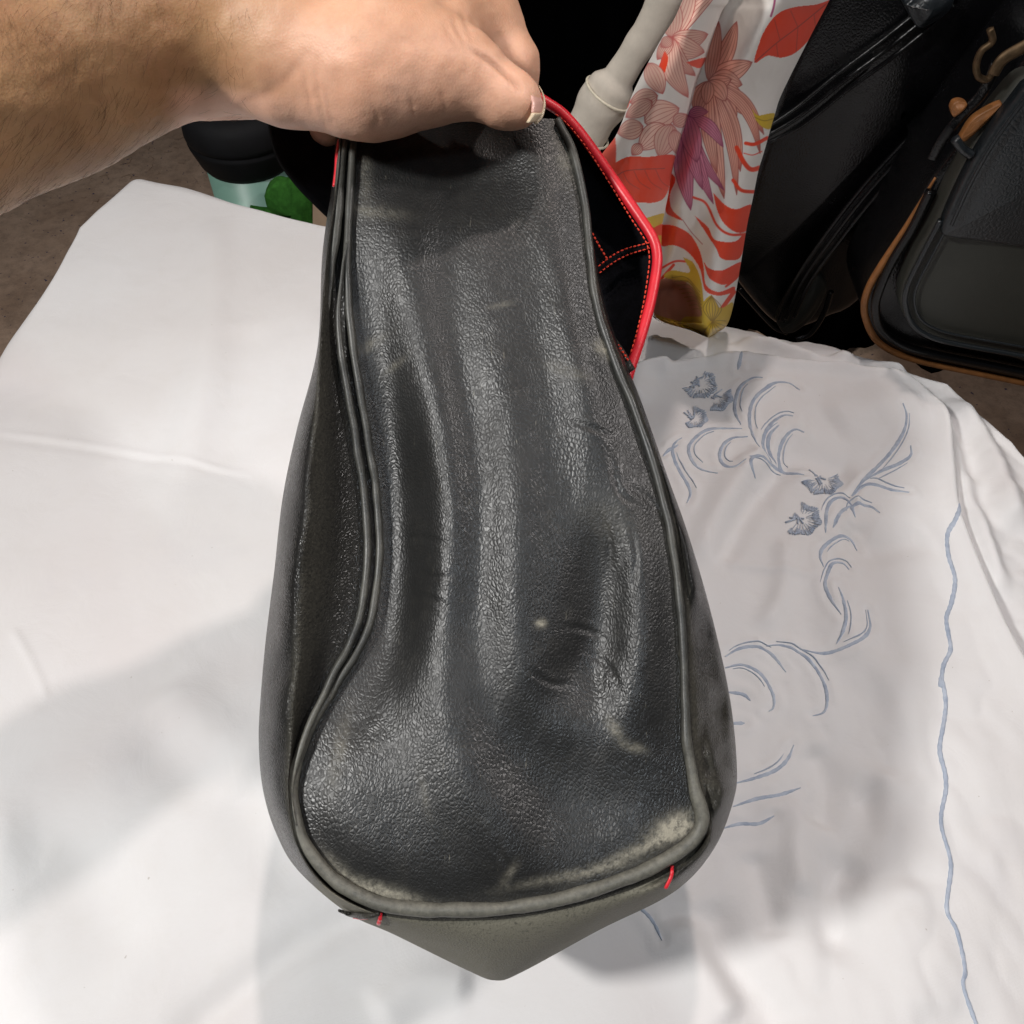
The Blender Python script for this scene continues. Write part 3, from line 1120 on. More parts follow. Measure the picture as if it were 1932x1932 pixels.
pp = catmull(PIPE, 700)
lowr = sstep(1300, 1560, pp[:, 1])
pipe_tube(pp, -0.0005, 7.5 + 5.5 * lowr, 'piping', M['piping'], wf)
# twin seam welt beside the piping on the left
off = 22 * sstep(420, 640, left[:, 1]) * sstep(1430, 1200, left[:, 1]) + 1
lw = left[:330].copy()
lw[:, 0] -= off[:330]
pipe_tube(lw[60:], -0.0030, 7.0 * np.clip(np.minimum(np.arange(270) / 60, np.arange(270)[::-1] / 40) + .15, 0, 1), 'seam_welt', M['piping'], wf)
# stitched strip at the top left
P = A([(655, 255), (645, 300), (640, 380), (630, 470), (622, 560), (618, 640)])
pipe_tube(catmull(P, 120), -0.0005, 9.0 * np.clip(np.arange(120)[::-1] / 70 + .1, 0, 1), 'edge_fold', M['piping'], lambda q: np.full(len(q), .35))

# red binding sliver at the top left mouth of the bag
P = catmull([(652, 240), (640, 285), (636, 320), (631, 352)], 30)
Vt, Ft = tube_mesh(at(P[:, 0], P[:, 1], dg(P[:, 1]) + 0.006), np.linspace(9, 4, 30) * MPP * .37, 10, 1.0, -FWD)
mesh_obj('binding', Vt, Ft, M['red'], bag)

# flap with black suede lining, red bound edge, red stitching
EDG = catmull([(1012, 182), (1035, 196), (1062, 215), (1098, 255), (1150, 328), (1200, 400), (1231, 448), (1240, 482), (1237, 520), (1225, 580), (1208, 640), (1190, 694), (1180, 730)], 140)
INN = catmull([(985, 215), (1010, 240), (1030, 270), (1045, 310), (1055, 380), (1065, 440), (1075, 480), (1080, 520), (1090, 580), (1100, 640), (1110, 700), (1120, 740)], 140)
fu = np.linspace(0, 1, 40)
FP = EDG[:, None] * fu[None, :, None] + INN[:, None] * (1 - fu[None, :, None])
FD = dg(FP[..., 1]) + 0.034 - 0.010 * fu[None, :] ** 2 + 0.006 * np.sin(fu[None, :] * math.pi) + 0.002 * fbm(FP[..., 0] / 60, FP[..., 1] / 60, 3)
flap = mesh_obj('flap', at(FP[..., 0], FP[..., 1], FD).reshape(-1, 3), grid_faces(140, 40, flip=True), M['suede'], bag)
solidify(flap, 0.0022, -1)
ED = dg(EDG[:, 1]) + 0.022
Vt, Ft = tube_mesh(at(EDG[:, 0], EDG[:, 1], ED), 10.0 * MPP * ED, 14, 1.0, -FWD)
mesh_obj('binding', Vt, Ft, M['red'], flap)
ctr_f = A([1130, 480])


def flap_d(x, y):
    d, t = poly_dist(np.atleast_1d(x), np.atleast_1d(y), EDG)
    return dg(np.atleast_1d(y)) + 0.0225 + 0.010 * np.clip(d / 60, 0, 1) * 0.9


def stitches(pts, pitch, rpx, parent, mat, dfun, lift=-0.0008, name='stitching', fill=0.7):
    P = catmull(pts, 400)
    s = np.concatenate([[0], np.cumsum(np.linalg.norm(np.diff(P, axis=0), axis=1))])
    out = []
    q = 0.0
    while q + pitch * fill < s[-1]:
        a = np.linspace(q, q + pitch * fill, 4)
        x = np.interp(a, s, P[:, 0])
        y = np.interp(a, s, P[:, 1])
        d = dfun(x, y) + lift
        out.append(tube_mesh(at(x, y, d), rpx * MPP * d * np.array([.6, 1, 1, .6]), 6, 0.8, -FWD))
        q += pitch
    vv_, ff_ = join(out)
    return mesh_obj(name, vv_, ff_, mat, parent)


ins_edge = EDG + (ctr_f - EDG) / np.linalg.norm(ctr_f - EDG, axis=1)[:, None] * 15.0
stitches(ins_edge[8:-10], 9.5, 1.5, flap, M['thread'], flap_d, -0.0036)
stitches([(1225, 458), (1180, 470), (1150, 486), (1118, 512)], 8.5, 1.6, flap, M['thread'], flap_d, -0.0030)
stitches([(1226, 468), (1185, 481), (1155, 497), (1122, 522)], 8.5, 1.5, flap, M['thread'], flap_d, -0.0030)
stitches([(1113, 432), (1128, 460), (1146, 490)], 8.5, 2.2, flap, M['thread'], flap_d, -0.0032)
# pocket welt on the suede along the double seam
P = catmull([(1228, 463), (1182, 476), (1152, 492), (1110, 522)], 30)
d = flap_d(P[:, 0], P[:, 1]) - 0.0012
Vt, Ft = tube_mesh(at(P[:, 0], P[:, 1], d), 7 * MPP * d, 8, 0.35, -FWD)
mesh_obj('pocket_welt', Vt, Ft, M['suede'], flap)
# lower hem of the mouth with red stitching
P = catmull([(1135, 612), (1152, 640), (1172, 668), (1192, 700)], 30)
d = dg(P[:, 1]) + 0.019
Vt, Ft = tube_mesh(at(P[:, 0], P[:, 1], d), np.linspace(11, 8, 30) * MPP * d, 10, 0.6, -FWD)
mesh_obj('mouth_hem', Vt, Ft, M['leather_side'], bag, attrs={'wear': np.full(len(Vt), .2)})
stitches([(1137, 620), (1156, 640), (1172, 660), (1186, 682)], 8.0, 2.6, bag, M['thread'], lambda x, y: dg(y) + 0.019, -0.0018)
stitches([(1137, 632), (1150, 648), (1165, 668)], 8.0, 1.8, bag, M['thread'], lambda x, y: dg(y) + 0.019, -0.0016)


# red seam ends on the sole
def sole_d(x, y):
    """depth of the side mesh at a photo position (nearest mesh point)"""
    q = SP3.reshape(-1, 3)
    qx, qy, qd = px_of(q)
    out = []
    for a, b in zip(np.atleast_1d(x), np.atleast_1d(y)):
        k = np.argsort((qx - a) ** 2 + (qy - b) ** 2)[:14]
        out.append(qd[k].min())
    return np.array(out)


def solid_line(pts, rpx, name, parent, lift=-0.0005):
    P = catmull(pts, 16)
    d = sole_d(P[:, 0], P[:, 1]) + lift
    Vt, Ft = tube_mesh(at(P[:, 0], P[:, 1], d), rpx * MPP * d, 8, 0.6, -FWD)
    return mesh_obj(name, Vt, Ft, M['red'], parent)


solid_line([(1268, 1634), (1267, 1652), (1256, 1676)], 3.6, 'seam_thread', bag)
solid_line([(718, 1722), (717, 1734), (714, 1744)], 4.0, 'seam_thread', bag)
solid_line([(666, 1731), (680, 1734), (694, 1733)], 1.8, 'seam_thread', bag)
# folded tab at the lower left corner of the sole
P = catmull([(640, 1718), (665, 1726), (695, 1728), (716, 1724)], 24)
d = sole_d(P[:, 0], P[:, 1]) - 0.001
Vt, Ft = tube_mesh(at(P[:, 0], P[:, 1], d), np.interp(np.linspace(0, 1, 24), [0, .5, 1], [3, 7, 4]) * MPP * d, 10, 0.8, -FWD)
mesh_obj('corner_tab', Vt, Ft, M['leather_side'], bag, attrs={'wear': np.full(len(Vt), .3)})

# wide black strap hanging behind the hand on the left
a_ = catmull([(500, 170), (520, 280), (556, 336), (600, 380), (650, 425)], 40)
b_ = catmull([(640, 150), (655, 230), (668, 300), (676, 360), (690, 420)], 40)
fu = np.linspace(0, 1, 16)
SPX = a_[:, None] * (1 - fu[None, :, None]) + b_[:, None] * fu[None, :, None]
SD = 0.405 + 0.006 * np.sin(fu[None, :] * math.pi) + 0 * SPX[..., 0]
o = mesh_obj('strap', at(SPX[..., 0], SPX[..., 1], SD).reshape(-1, 3), grid_faces(40, 16, flip=True), M['strap'], bag)
solidify(o, 0.003, -1)
tag(bag, 'worn black leather handbag with red-bound edges, held up by the hand, end panel forward', 'handbag')

# ================================================================== hand and forearm
def surface_nets(Fv, org, h):
    sx, sy, sz = Fv.shape
    neg = Fv < 0
    cnt = np.zeros((sx - 1, sy - 1, sz - 1), np.int8)
    for dx in (0, 1):
        for dy in (0, 1):
            for dz in (0, 1):
                cnt += neg[dx:sx - 1 + dx, dy:sy - 1 + dy, dz:sz - 1 + dz]
    act = (cnt > 0) & (cnt < 8)
    idx = np.argwhere(act)
    ids = np.full(act.shape, -1, np.int64)
    ids[act] = np.arange(len(idx))
    acc = np.zeros((len(idx), 3))
    num = np.zeros(len(idx))
    cor = [(a, b, c) for a in (0, 1) for b in (0, 1) for c in (0, 1)]
    for i, p in enumerate(cor):
        for q in cor[i + 1:]:
            if sum(abs(a - b) for a, b in zip(p, q)) != 1:
                continue
            fa = Fv[idx[:, 0] + p[0], idx[:, 1] + p[1], idx[:, 2] + p[2]]
            fb = Fv[idx[:, 0] + q[0], idx[:, 1] + q[1], idx[:, 2] + q[2]]
            m = (fa < 0) != (fb < 0)
            t = np.where(m, fa / np.where(fa == fb, 1, fa - fb), 0)
            pt = A(p)[None] + (A(q) - A(p))[None] * t[:, None]
            acc += np.where(m[:, None], pt, 0)
            num += m
    Vn = org + h * (idx + acc / num[:, None])
    faces = []
    for ax in range(3):
        o1, o2 = [(1, 2), (2, 0), (0, 1)][ax]
        sl0 = [slice(None)] * 3
        sl1 = [slice(None)] * 3
        sl0[ax] = slice(0, -1)
        sl1[ax] = slice(1, None)
        a = neg[tuple(sl0)]
        b = neg[tuple(sl1)]
        e = np.argwhere(a != b)
        e = e[(e[:, o1] > 0) & (e[:, o2] > 0) & (e[:, o1] < Fv.shape[o1] - 1) & (e[:, o2] < Fv.shape[o2] - 1)]
        s = a[e[:, 0], e[:, 1], e[:, 2]]
        q = []
        for d1, d2 in ((-1, -1), (0, -1), (0, 0), (-1, 0)):
            c = e.copy()
            c[:, o1] += d1
            c[:, o2] += d2
            q.append(ids[c[:, 0], c[:, 1], c[:, 2]])
        q = np.stack(q, 1)
        q[~s] = q[~s][:, ::-1]
        faces.append(q)
    return Vn, np.vstack(faces)


def cs(px, py, d):
    """working frame of the sculpt: right, up, away"""
    return np.array([(px - 966) * MPP * d, (966 - py) * MPP * d, d])


def rcone(G, a, b, r1, r2):
    """distance to a round cone (tapered capsule)"""
    ba = b - a
    l2 = ba @ ba
    pa = [G[i] - a[i] for i in range(3)]
    t = np.clip((pa[0] * ba[0] + pa[1] * ba[1] + pa[2] * ba[2]) / l2, 0, 1)
    dx = pa[0] - t * ba[0]
    dy = pa[1] - t * ba[1]
    dz = pa[2] - t * ba[2]
    return np.sqrt(dx * dx + dy * dy + dz * dz) - (r1 + (r2 - r1) * t)


def smin(a, b, k):
    h = np.clip(0.5 + 0.5 * (b - a) / k, 0, 1)
    return b + (a - b) * h - k * h * (1 - h)


hs = 0.0012
lo = np.array([-0.275, 0.065, 0.235])
hi = np.array([0.022, 0.305, 0.455])
nn = np.ceil((hi - lo) / hs).astype(int)
G = [(lo[i] + hs * np.arange(nn[i], dtype=np.float32)).reshape([-1 if j == i else 1 for j in range(3)]) for i in range(3)]


def seg(p, q):
    """p, q: (px, py, depth, radius in photo units)"""
    a = cs(*p[:3])
    b = cs(*q[:3])
    return rcone(G, a, b, p[3] * MPP * p[2], q[3] * MPP * q[2]).astype(np.float32)


# forearm -> wrist -> back of the hand
f = seg((-320, 240, .300, 265), (60, 95, .325, 215))
f = smin(f, seg((60, 95, .325, 215), (400, 20, .350, 160)), 0.012)
f = smin(f, seg((400, 20, .350, 165), (560, 30, .352, 172)), 0.012)
palm = seg((560, 10, .362, 165), (780, -60, .372, 150))
f = smin(f, palm, 0.014)
# heel of the palm on the far side
f = smin(f, seg((360, 140, .372, 82), (470, 130, .380, 88)), 0.006)
# ball of the thumb
f = smin(f, seg((560, 95, .345, 138), (700, 120, .340, 128)), 0.012)
f = smin(f, seg((700, 120, .340, 128), (800, 128, .3405, 98)), 0.010)
# thumb: first and end joint
th = seg((790, 120, .341, 96), (880, 140, .343, 68))
th = smin(th, seg((880, 140, .343, 68), (955, 186, .345, 55)), 0.006)
th = smin(th, seg((950, 184, .345, 55), (974, 192, .346, 47)), 0.004)
f = smin(f, th, 0.010)
# index finger lying behind the thumb
ix = seg((790, -60, .378, 115), (890, 45, .377, 90))
ix = smin(ix, seg((890, 45, .377, 84), (958, 122, .377, 57)), 0.008)
ix = smin(ix, seg((958, 122, .377, 57), (972, 190, .384, 44)), 0.004)
f = smin(f, ix, 0.0015)
# web between thumb and index
f = smin(f, seg((770, 20, .356, 110), (835, 50, .358, 80)), 0.012)
# middle, ring and little finger curled round behind the bag's top
for (k0, k1, k2, k3) in (
        ((720, -40, .385, 75), (860, 60, .405, 52), (850, 190, .410, 46), (800, 250, .405, 40)),
        ((640, -10, .392, 72), (760, 80, .415, 50), (745, 200, .418, 44), (700, 252, .412, 38)),
        ((560, 30, .392, 66), (640, 110, .415, 46), (635, 195, .415, 42), (618, 238, .408, 37))):
    g = seg(k0, k1)
    g = smin(g, seg(k1, k2), 0.004)
    g = smin(g, seg(k2, k3), 0.004)
    f = smin(f, g, 0.004)
HV, HF = surface_nets(f, lo, hs)
# keep the one connected body
lab = np.arange(len(HV))
while True:
    m = lab[HF].min(1)
    new = lab.copy()
    for j in range(4):
        np.minimum.at(new, HF[:, j], m)
    new = new[new]
    if (new == lab).all():
        break
    lab = new
keep = lab == np.bincount(lab).argmax()
remap = np.cumsum(keep) - 1
HF = remap[HF[keep[HF].all(1)]]
HV = HV[keep]
del f, th, ix
# relax the sculpt
nvx = len(HV)
E = np.vstack([HF[:, [0, 1]], HF[:, [1, 2]], HF[:, [2, 3]], HF[:, [3, 0]]])
deg = np.bincount(E.ravel(), minlength=nvx)[:, None]
for it in range(5):
    acc = np.zeros_like(HV)
    for c in range(3):
        acc[:, c] = np.bincount(E[:, 0], HV[E[:, 1], c], nvx) + np.bincount(E[:, 1], HV[E[:, 0], c], nvx)
    HV = HV * 0.4 + 0.6 * acc / np.maximum(deg, 1)
# normals in the working frame
fn = np.cross(HV[HF[:, 2]] - HV[HF[:, 0]], HV[HF[:, 3]] - HV[HF[:, 1]])
VN = np.zeros_like(HV)
for c in range(3):
    for j in range(4):
        VN[:, c] += np.bincount(HF[:, j], fn[:, c], nvx)
VN /= np.linalg.norm(VN, axis=1)[:, None] + 1e-12
hpx = 966 + HV[:, 0] / HV[:, 2] / MPP
hpy = 966 - HV[:, 1] / HV[:, 2] / MPP
front = VN[:, 2] < 0.15
HC = [  # skin creases: line, depth, half width (photo units)
    ([(572, 120), (578, 170), (592, 225)], 0.00030, 4), ([(592, 122), (600, 175), (612, 235)], 0.00030, 4), ([(612, 150), (618, 190), (628, 240)], 0.0002, 4),
    ([(440, 205), (520, 165), (560, 120), (600, 80)], 0.0004, 12),
    ([(885, 90), (925, 116), (958, 143), (985, 172)], 0.0012, 5),
    ([(850, 20), (862, 55), (880, 88)], 0.0004, 5), ([(868, 22), (880, 50), (890, 80)], 0.0003, 4), ([(838, 40), (850, 70), (868, 100)], 0.0003, 5),
    ([(952, 128), (960, 150), (962, 172)], 0.0004, 3), ([(966, 138), (973, 158), (973, 178)], 0.0004, 3), ([(975, 150), (981, 165), (980, 182)], 0.0003, 3),
    ([(830, 170), (838, 195), (832, 222)], 0.0004, 5), ([(770, 175), (778, 205), (772, 235)], 0.0003, 4), ([(700, 195), (712, 220), (705, 246)], 0.0003, 4),
]
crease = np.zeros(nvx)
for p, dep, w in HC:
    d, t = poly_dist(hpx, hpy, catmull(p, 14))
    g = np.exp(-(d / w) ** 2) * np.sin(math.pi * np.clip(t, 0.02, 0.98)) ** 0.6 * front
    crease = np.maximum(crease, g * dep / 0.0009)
    HV = HV - VN * (dep * g)[:, None]
HV = HV + VN * (0.0005 * fbm(hpx / 40, hpy / 40, 3))[:, None]
pink = sstep(380, 620, hpx) * (0.55 + 0.45 * sstep(-40, 160, hpy))
pink = np.maximum(pink, sstep(300, 360, hpx) * sstep(150, 190, hpy))


def to_world(P):
    return CAM + P[:, :1] * RGT + P[:, 1:2] * UPV + P[:, 2:] * FWD


HW = to_world(HV)
person = mesh_obj('person', HW, HF, M['skin'], attrs={'pink': pink, 'crease': np.clip(crease, 0, 1)})
tag(person, 'bare forearm and hand from upper left, thumb in front, gripping the handbag top', 'person')

# thumb nail, seen almost edge-on at the thumb's end
na, nb = 26, 18
ta = np.linspace(0, 1, na)
tb_ = np.linspace(0, 1, nb)
NG = np.zeros((na, nb, 3))
for i, a in enumerate(ta):
    rx = np.interp(a, [0, .3, .6, .85, 1], [22, 43, 53, 50.5, 38])
    for j, b in enumerate(tb_):
        ph = R(-52 + 127 * b)
        NG[i, j] = (972 + rx * math.cos(ph), 136 + a * 96, 0.3457 + 0.0103 * math.sin(ph))
NW = at(NG[..., 0], NG[..., 1], NG[..., 2])
o = mesh_obj('fingernail', NW[:21].reshape(-1, 3), grid_faces(21, nb, flip=True), M['nail'], person)
solidify(o, 0.0004, -1)
EG = np.concatenate([NG[20:, :, :]], 0)
EW = at(EG[..., 0] + 1.2, EG[..., 1], EG[..., 2] - 0.0002)
e = mesh_obj('nail_free_edge', EW.reshape(-1, 3), grid_faces(len(EG), nb, flip=True), M['nail_edge'], o)
solidify(e, 0.0010, -1)
# pale rim running up the nail's outer side
P = catmull([(1017, 162), (1025, 180), (1027, 198), (1022, 218), (1010, 232)], 24)
Vt, Ft = tube_mesh(at(P[:, 0], P[:, 1], np.linspace(.3465, .344, 24)), np.linspace(1.0, 4.2, 24) * MPP * .346, 8, 1, -FWD)
mesh_obj('nail_free_edge', Vt, Ft, M['nail_edge'], o)

# forearm hair
cand = np.where((hpx > -60) & (hpx < 470) & (hpy > -60) & (VN[:, 2] < 0.35))[0]
dens = np.clip(1.15 - hpx[cand] / 470, 0.05, 1) * (0.35 + 0.9 * np.clip(fbm(hpx[cand] / 50, hpy[cand] / 50, 2) + .5, 0, 1))
pick = cand[rng.random(len(cand)) < dens * 0.20]
parts = []
for k in pick:
    p = HW[k]
    nrm = VN[k, 0] * RGT + VN[k, 1] * UPV + VN[k, 2] * FWD
    ang = rng.normal(-1.9, 0.35) + 0.8 * float(vnoise(np.array(hpx[k] / 70), np.array(hpy[k] / 70)))
    dvec = math.cos(ang) * RGT + math.sin(ang) * UPV
    dvec = dvec - nrm * (dvec @ nrm)
    dvec /= np.linalg.norm(dvec) + 1e-9
    ln = rng.uniform(0.003, 0.010)
    q = np.stack([p - nrm * 0.0003, p + dvec * ln * .4 + nrm * 0.0007, p + dvec * ln * .75 + nrm * 0.0009, p + dvec * ln + nrm * 0.0006])
    parts.append(tube_mesh(q, np.array([1, .9, .7, .25]) * 0.000035, 3, 1.0, nrm, caps=False))
if parts:
    vv, ff = join(parts)
    o = mesh_obj('arm_hair', vv, ff, M['hair'], person)
    o['kind'] = 'stuff'

# ================================================================== printed scarf
def SX(l):
    p = A(l)
    return np.column_stack([1063.5 + .34 * p[:, 0], .34 * p[:, 1]])


rowsS = np.linspace(-190, 1872, 620)
L_pts = A([(-190, 740), (0, 660), (110, 610), (220, 540), (420, 430), (550, 370), (660, 330), (760, 285), (850, 215), (950, 150), (1050, 130), (1250, 160), (1450, 260), (1600, 380), (1700, 470), (1780, 520), (1830, 690), (1872, 795)])
B_pts = A([(-190, 985), (0, 918), (80, 870), (320, 790), (450, 742), (640, 690), (800, 640), (950, 602), (1080, 580), (1180, 560), (1260, 546), (1400, 538), (1560, 512), (1700, 492), (1780, 540), (1830, 695), (1872, 796)])
R_pts = A([(-190, 1560), (0, 1475), (200, 1370), (510, 1215), (640, 1170), (850, 1110), (950, 1080), (1100, 1050), (1240, 1020), (1420, 990), (1680, 945), (1800, 908), (1840, 860), (1872, 805)])


def curve(p, y):
    q = catmull(p, 300)
    return np.interp(y, q[:, 0], q[:, 1])


Lx, Bx, Rx = (curve(p, rowsS) for p in (L_pts, B_pts, R_pts))
n1, n2 = 110, 190
u1 = np.linspace(0, 1, n1)
u2 = np.linspace(0, 1, n2)
XS1 = Lx[:, None] + (Bx - Lx)[:, None] * u1[None]
XS2 = Bx[:, None] + (Rx - Bx)[:, None] * u2[None]
XS = np.concatenate([XS1, XS2], 1)
YS = np.repeat(rowsS[:, None], n1 + n2, 1)
wid1 = sstep(0, 120, (Bx - Lx))[:, None]
y1 = -0.016 - 0.020 * np.sin(math.pi * np.clip(u1, 0.0, 1) ** 0.8)[None] * wid1 + 0.012 * (u1[None] ** 8)
y1 = y1 + 0.012 * (1 - u1[None]) ** 6
y2 = 0.004 - 0.016 * np.sin(math.pi * u2 ** 1.25)[None] + 0.016 * (u2[None] ** 6)
y2 = y2 + 0.006 * np.cos(u2[None] * 7 + YS[:, n1:] / 400) * sstep(0, .2, u2)[None]
OFF = np.concatenate([y1 * np.ones((len(rowsS), 1)), y2 * np.ones((len(rowsS), 1))], 1)
# hollow inside the fold's lower end
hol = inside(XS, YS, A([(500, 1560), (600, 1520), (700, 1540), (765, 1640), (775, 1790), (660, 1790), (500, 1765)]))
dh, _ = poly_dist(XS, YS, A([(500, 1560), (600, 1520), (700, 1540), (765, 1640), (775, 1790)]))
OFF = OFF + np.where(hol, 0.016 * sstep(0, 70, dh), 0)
OFF = 1.5 * OFF + 0.0018 * fbm(XS / 90, YS / 160, 3)
SCY = 0.556
PX = SX(np.column_stack([XS.ravel(), YS.ravel()]))
SCP = on_y(PX[:, 0], PX[:, 1], SCY + OFF.ravel())

WHITE = A([0.80, 0.76, 0.71])
PINK = A([0.80, 0.40, 0.30])
PINK2 = A([0.80, 0.50, 0.40])
REDC = A([0.82, 0.055, 0.012])
REDL = A([0.42, 0.035, 0.025])
MAG = A([0.70, 0.22, 0.33])
MAGL = A([0.32, 0.04, 0.12])
YEL = A([0.68, 0.46, 0.03])
YELL = A([0.28, 0.15, 0.01])
CL = np.tile(WHITE, (XS.size, 1))
fx, fy = XS.ravel(), YS.ravel()
is1 = np.zeros(XS.shape, bool)
is1[:, :n1] = True
is1 = is1.ravel()


def paint(m, c, a=1.0):
    CL[m] = CL[m] * (1 - a) + c * a


def fill(poly, c, side=None):
    P = A(poly)
    if len(P) < 30:
        P = catmull(np.vstack([P, P[:1]]), 12 * len(P))
    lo_, hi_ = P.min(0), P.max(0)
    m = (fx > lo_[0]) & (fx < hi_[0]) & (fy > lo_[1]) & (fy < hi_[1])
    if side is not None:
        m &= (is1 == side)
    k = np.where(m)[0]
    k = k[inside(fx[k], fy[k], P)]
    paint(k, c)
    return k


def line(pts, w, c, side=None, smooth=True, taper=False):
    P = catmull(pts, 8 * len(pts)) if smooth and len(pts) > 2 else A(pts)
    lo_, hi_ = P.min(0) - w - 6, P.max(0) + w + 6
    m = (fx > lo_[0]) & (fx < hi_[0]) & (fy > lo_[1]) & (fy < hi_[1])
    if side is not None:
        m &= (is1 == side)
    k = np.where(m)[0]
    if not len(k):
        return
    d, t = poly_dist(fx[k], fy[k], P)
    ww = w * (np.sin(math.pi * np.clip(t, .03, .97)) if taper else 1)
    a = np.clip((ww + 1.5 - d) / 3.0, 0, 1)
    CL[k] = CL[k] * (1 - a[:, None]) + c * a[:, None]


def petal(base, tip, w, c, lc, bend=0.0, veins=4, side=None, lw=2.5):
    b = A(base)
    t_ = A(tip)
    ax = t_ - b
    L = np.linalg.norm(ax)
    ax /= L
    nx = A([-ax[1], ax[0]])
    s = np.linspace(0, 1, 18)
    prof = np.sin(math.pi * s ** 0.85) ** 0.75
    mid = b + ax * (s * L)[:, None] + nx * (bend * L * np.sin(math.pi * s))[:, None]
    lft = mid + nx * (prof * w / 2)[:, None]
    rgt = mid - nx * (prof * w / 2)[:, None]
    fill(np.vstack([lft, rgt[::-1]]), c, side)
    for q in np.linspace(-1, 1, veins + 2):
        l_ = mid + nx * (prof * w / 2 * q)[:, None]
        line(l_, lw if abs(q) > .99 else lw * .62, lc, side, smooth=False)


# --- right panel
fill([(1475, 0), (1450, 90), (1370, 210), (1290, 290), (1210, 320), (1130, 310), (1060, 350), (1075, 270), (1120, 160), (1190, 75), (1280, 40), (1400, 25)], REDC, False)
line([(1060, 345), (1180, 240), (1300, 150), (1460, 20)], 3, REDL, False)
for a_, b_ in (((1300, 150), (1290, 290)), ((1180, 240), (1190, 315)), ((1300, 150), (1260, 60)), ((1200, 220), (1170, 110)), ((1390, 85), (1400, 170))):
    line([a_, b_], 2, REDL, False, smooth=False)
line([(1178, -40), (1165, 40), (1150, 90)], 6, A([.35, .06, .16]), False)
ctrf = (805, 450)
for tip, w, bnd in (((960, 120), 95, .05), ((1045, 345), 120, .0), ((860, 120), 80, 0), ((990, 470), 110, -.1), ((1010, 640), 110, -.1), ((1110, 745), 70, -.12), ((960, 650), 130, .05),
                    ((1090, 850), 60, -.15), ((980, 950), 80, -.08), ((960, 1080), 60, -.06), ((890, 1100), 90, .02), ((850, 960), 80, .05), ((740, 640), 90, .1)):
    petal(ctrf, tip, w, PINK * (0.9 + 0.2 * rng.random()), A([0.42, 0.09, 0.07]), bnd, 4, False)
for tip, w, bnd in (((930, 440), 80, .1), ((900, 560), 90, -.1), ((790, 580), 70, .0)):
    petal(ctrf, tip, w, PINK * 1.05, A([0.42, 0.09, 0.07]), bnd, 3, False)
mb = (690, 640)
for tip, w, bnd in (((620, 970), 70, .0), ((890, 1055), 60, .08), ((830, 1130), 70, .04), ((705, 1165), 110, .06), ((770, 1050), 80, .05), ((885, 815), 70, -.12), ((800, 620), 60, -.1), ((740, 900), 110, .02)):
    petal(mb, tip, w, MAG * (0.85 + 0.3 * rng.random()), MAGL, bnd, 4, False)
fill([(1045, 605), (1080, 640), (1170, 630), (1150, 710), (1110, 710), (1070, 670)], YEL, False)
line([(1060, 650), (1110, 670), (1160, 660)], 2, YELL, False)
for p, w in (([(1010, 795), (1060, 800), (1130, 765)], 10), ([(960, 820), (1000, 900), (1040, 940), (1090, 930)], 13), ([(940, 1000), (985, 1055), (1060, 1065)], 10), ([(1000, 850), (1050, 860), (1100, 840)], 3)):
    line(p, w, REDC, False)
fill([(830, 1070), (900, 1140), (960, 1160), (1045, 1140), (1020, 1270), (960, 1290), (890, 1240), (850, 1160)], REDC, False)
line([(720, 1095), (790, 1130), (850, 1250), (920, 1300), (1010, 1300)], 7, REDC, False)
fill([(725, 1195), (800, 1260), (840, 1330), (950, 1340), (1010, 1290), (985, 1420), (930, 1445), (870, 1430), (840, 1370)], REDC, False)
fill([(545, 1245), (620, 1255), (700, 1300), (750, 1380), (775, 1470), (790, 1580), (860, 1620), (945, 1590), (940, 1620), (860, 1640), (785, 1610), (755, 1490), (690, 1400), (610, 1360), (540, 1360)], REDC, False)
fill([(775, 1450), (810, 1490), (880, 1500), (985, 1455), (965, 1545), (890, 1580), (830, 1560), (800, 1530)], REDC, False)
fill([(600, 960), (620, 1000), (590, 1080), (600, 1160), (660, 1220), (620, 1210), (565, 1170), (580, 1050)], REDC, False)
for p, w in (([(540, 1490), (620, 1450), (710, 1455)], 6), ([(540, 1550), (610, 1470)], 8), ([(945, 1620), (880, 1710)], 12), ([(940, 1560), (900, 1590)], 6)):
    line(p, w, REDC, False)
line([(660, 1220), (710, 1290), (770, 1355)], 2, REDL, False)
fill([(500, 1560), (620, 1540), (720, 1600), (775, 1700), (775, 1800), (500, 1775)], A([0.50, 0.20, 0.14]), False)  # shade of the hollow painted in as brownish pink
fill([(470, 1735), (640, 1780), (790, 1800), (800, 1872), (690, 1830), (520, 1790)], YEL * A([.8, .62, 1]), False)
fill([(660, 1425), (720, 1460), (760, 1550), (775, 1660), (790, 1870), (660, 1810), (670, 1760), (765, 1750), (740, 1650), (690, 1570), (560, 1540), (600, 1500), (700, 1510)], YEL, False)
for k in range(9):
    line([(600 + k * 14, 1540 + k * 22), (680 + k * 9, 1540 + k * 22), (755 + k * 2, 1620 + k * 18)], 2.2, YELL, False)
fill([(770, 1680), (820, 1640), (870, 1710), (940, 1680), (905, 1815), (800, 1875), (770, 1800)], YEL, False)
for k in range(-3, 4):
    line([(820, 1640), (825 + k * 17, 1710), (825 + k * 3, 1780)], 2.0, YELL, False)
for k in range(7):
    a = -0.5 + k * 0.5
    line([(825, 1785), (825 + 45 * math.cos(a), 1800 + 45 * math.sin(a)), (825 + 85 * math.cos(a * .9), 1815 + 70 * math.sin(a))], 2.0, YELL, False)
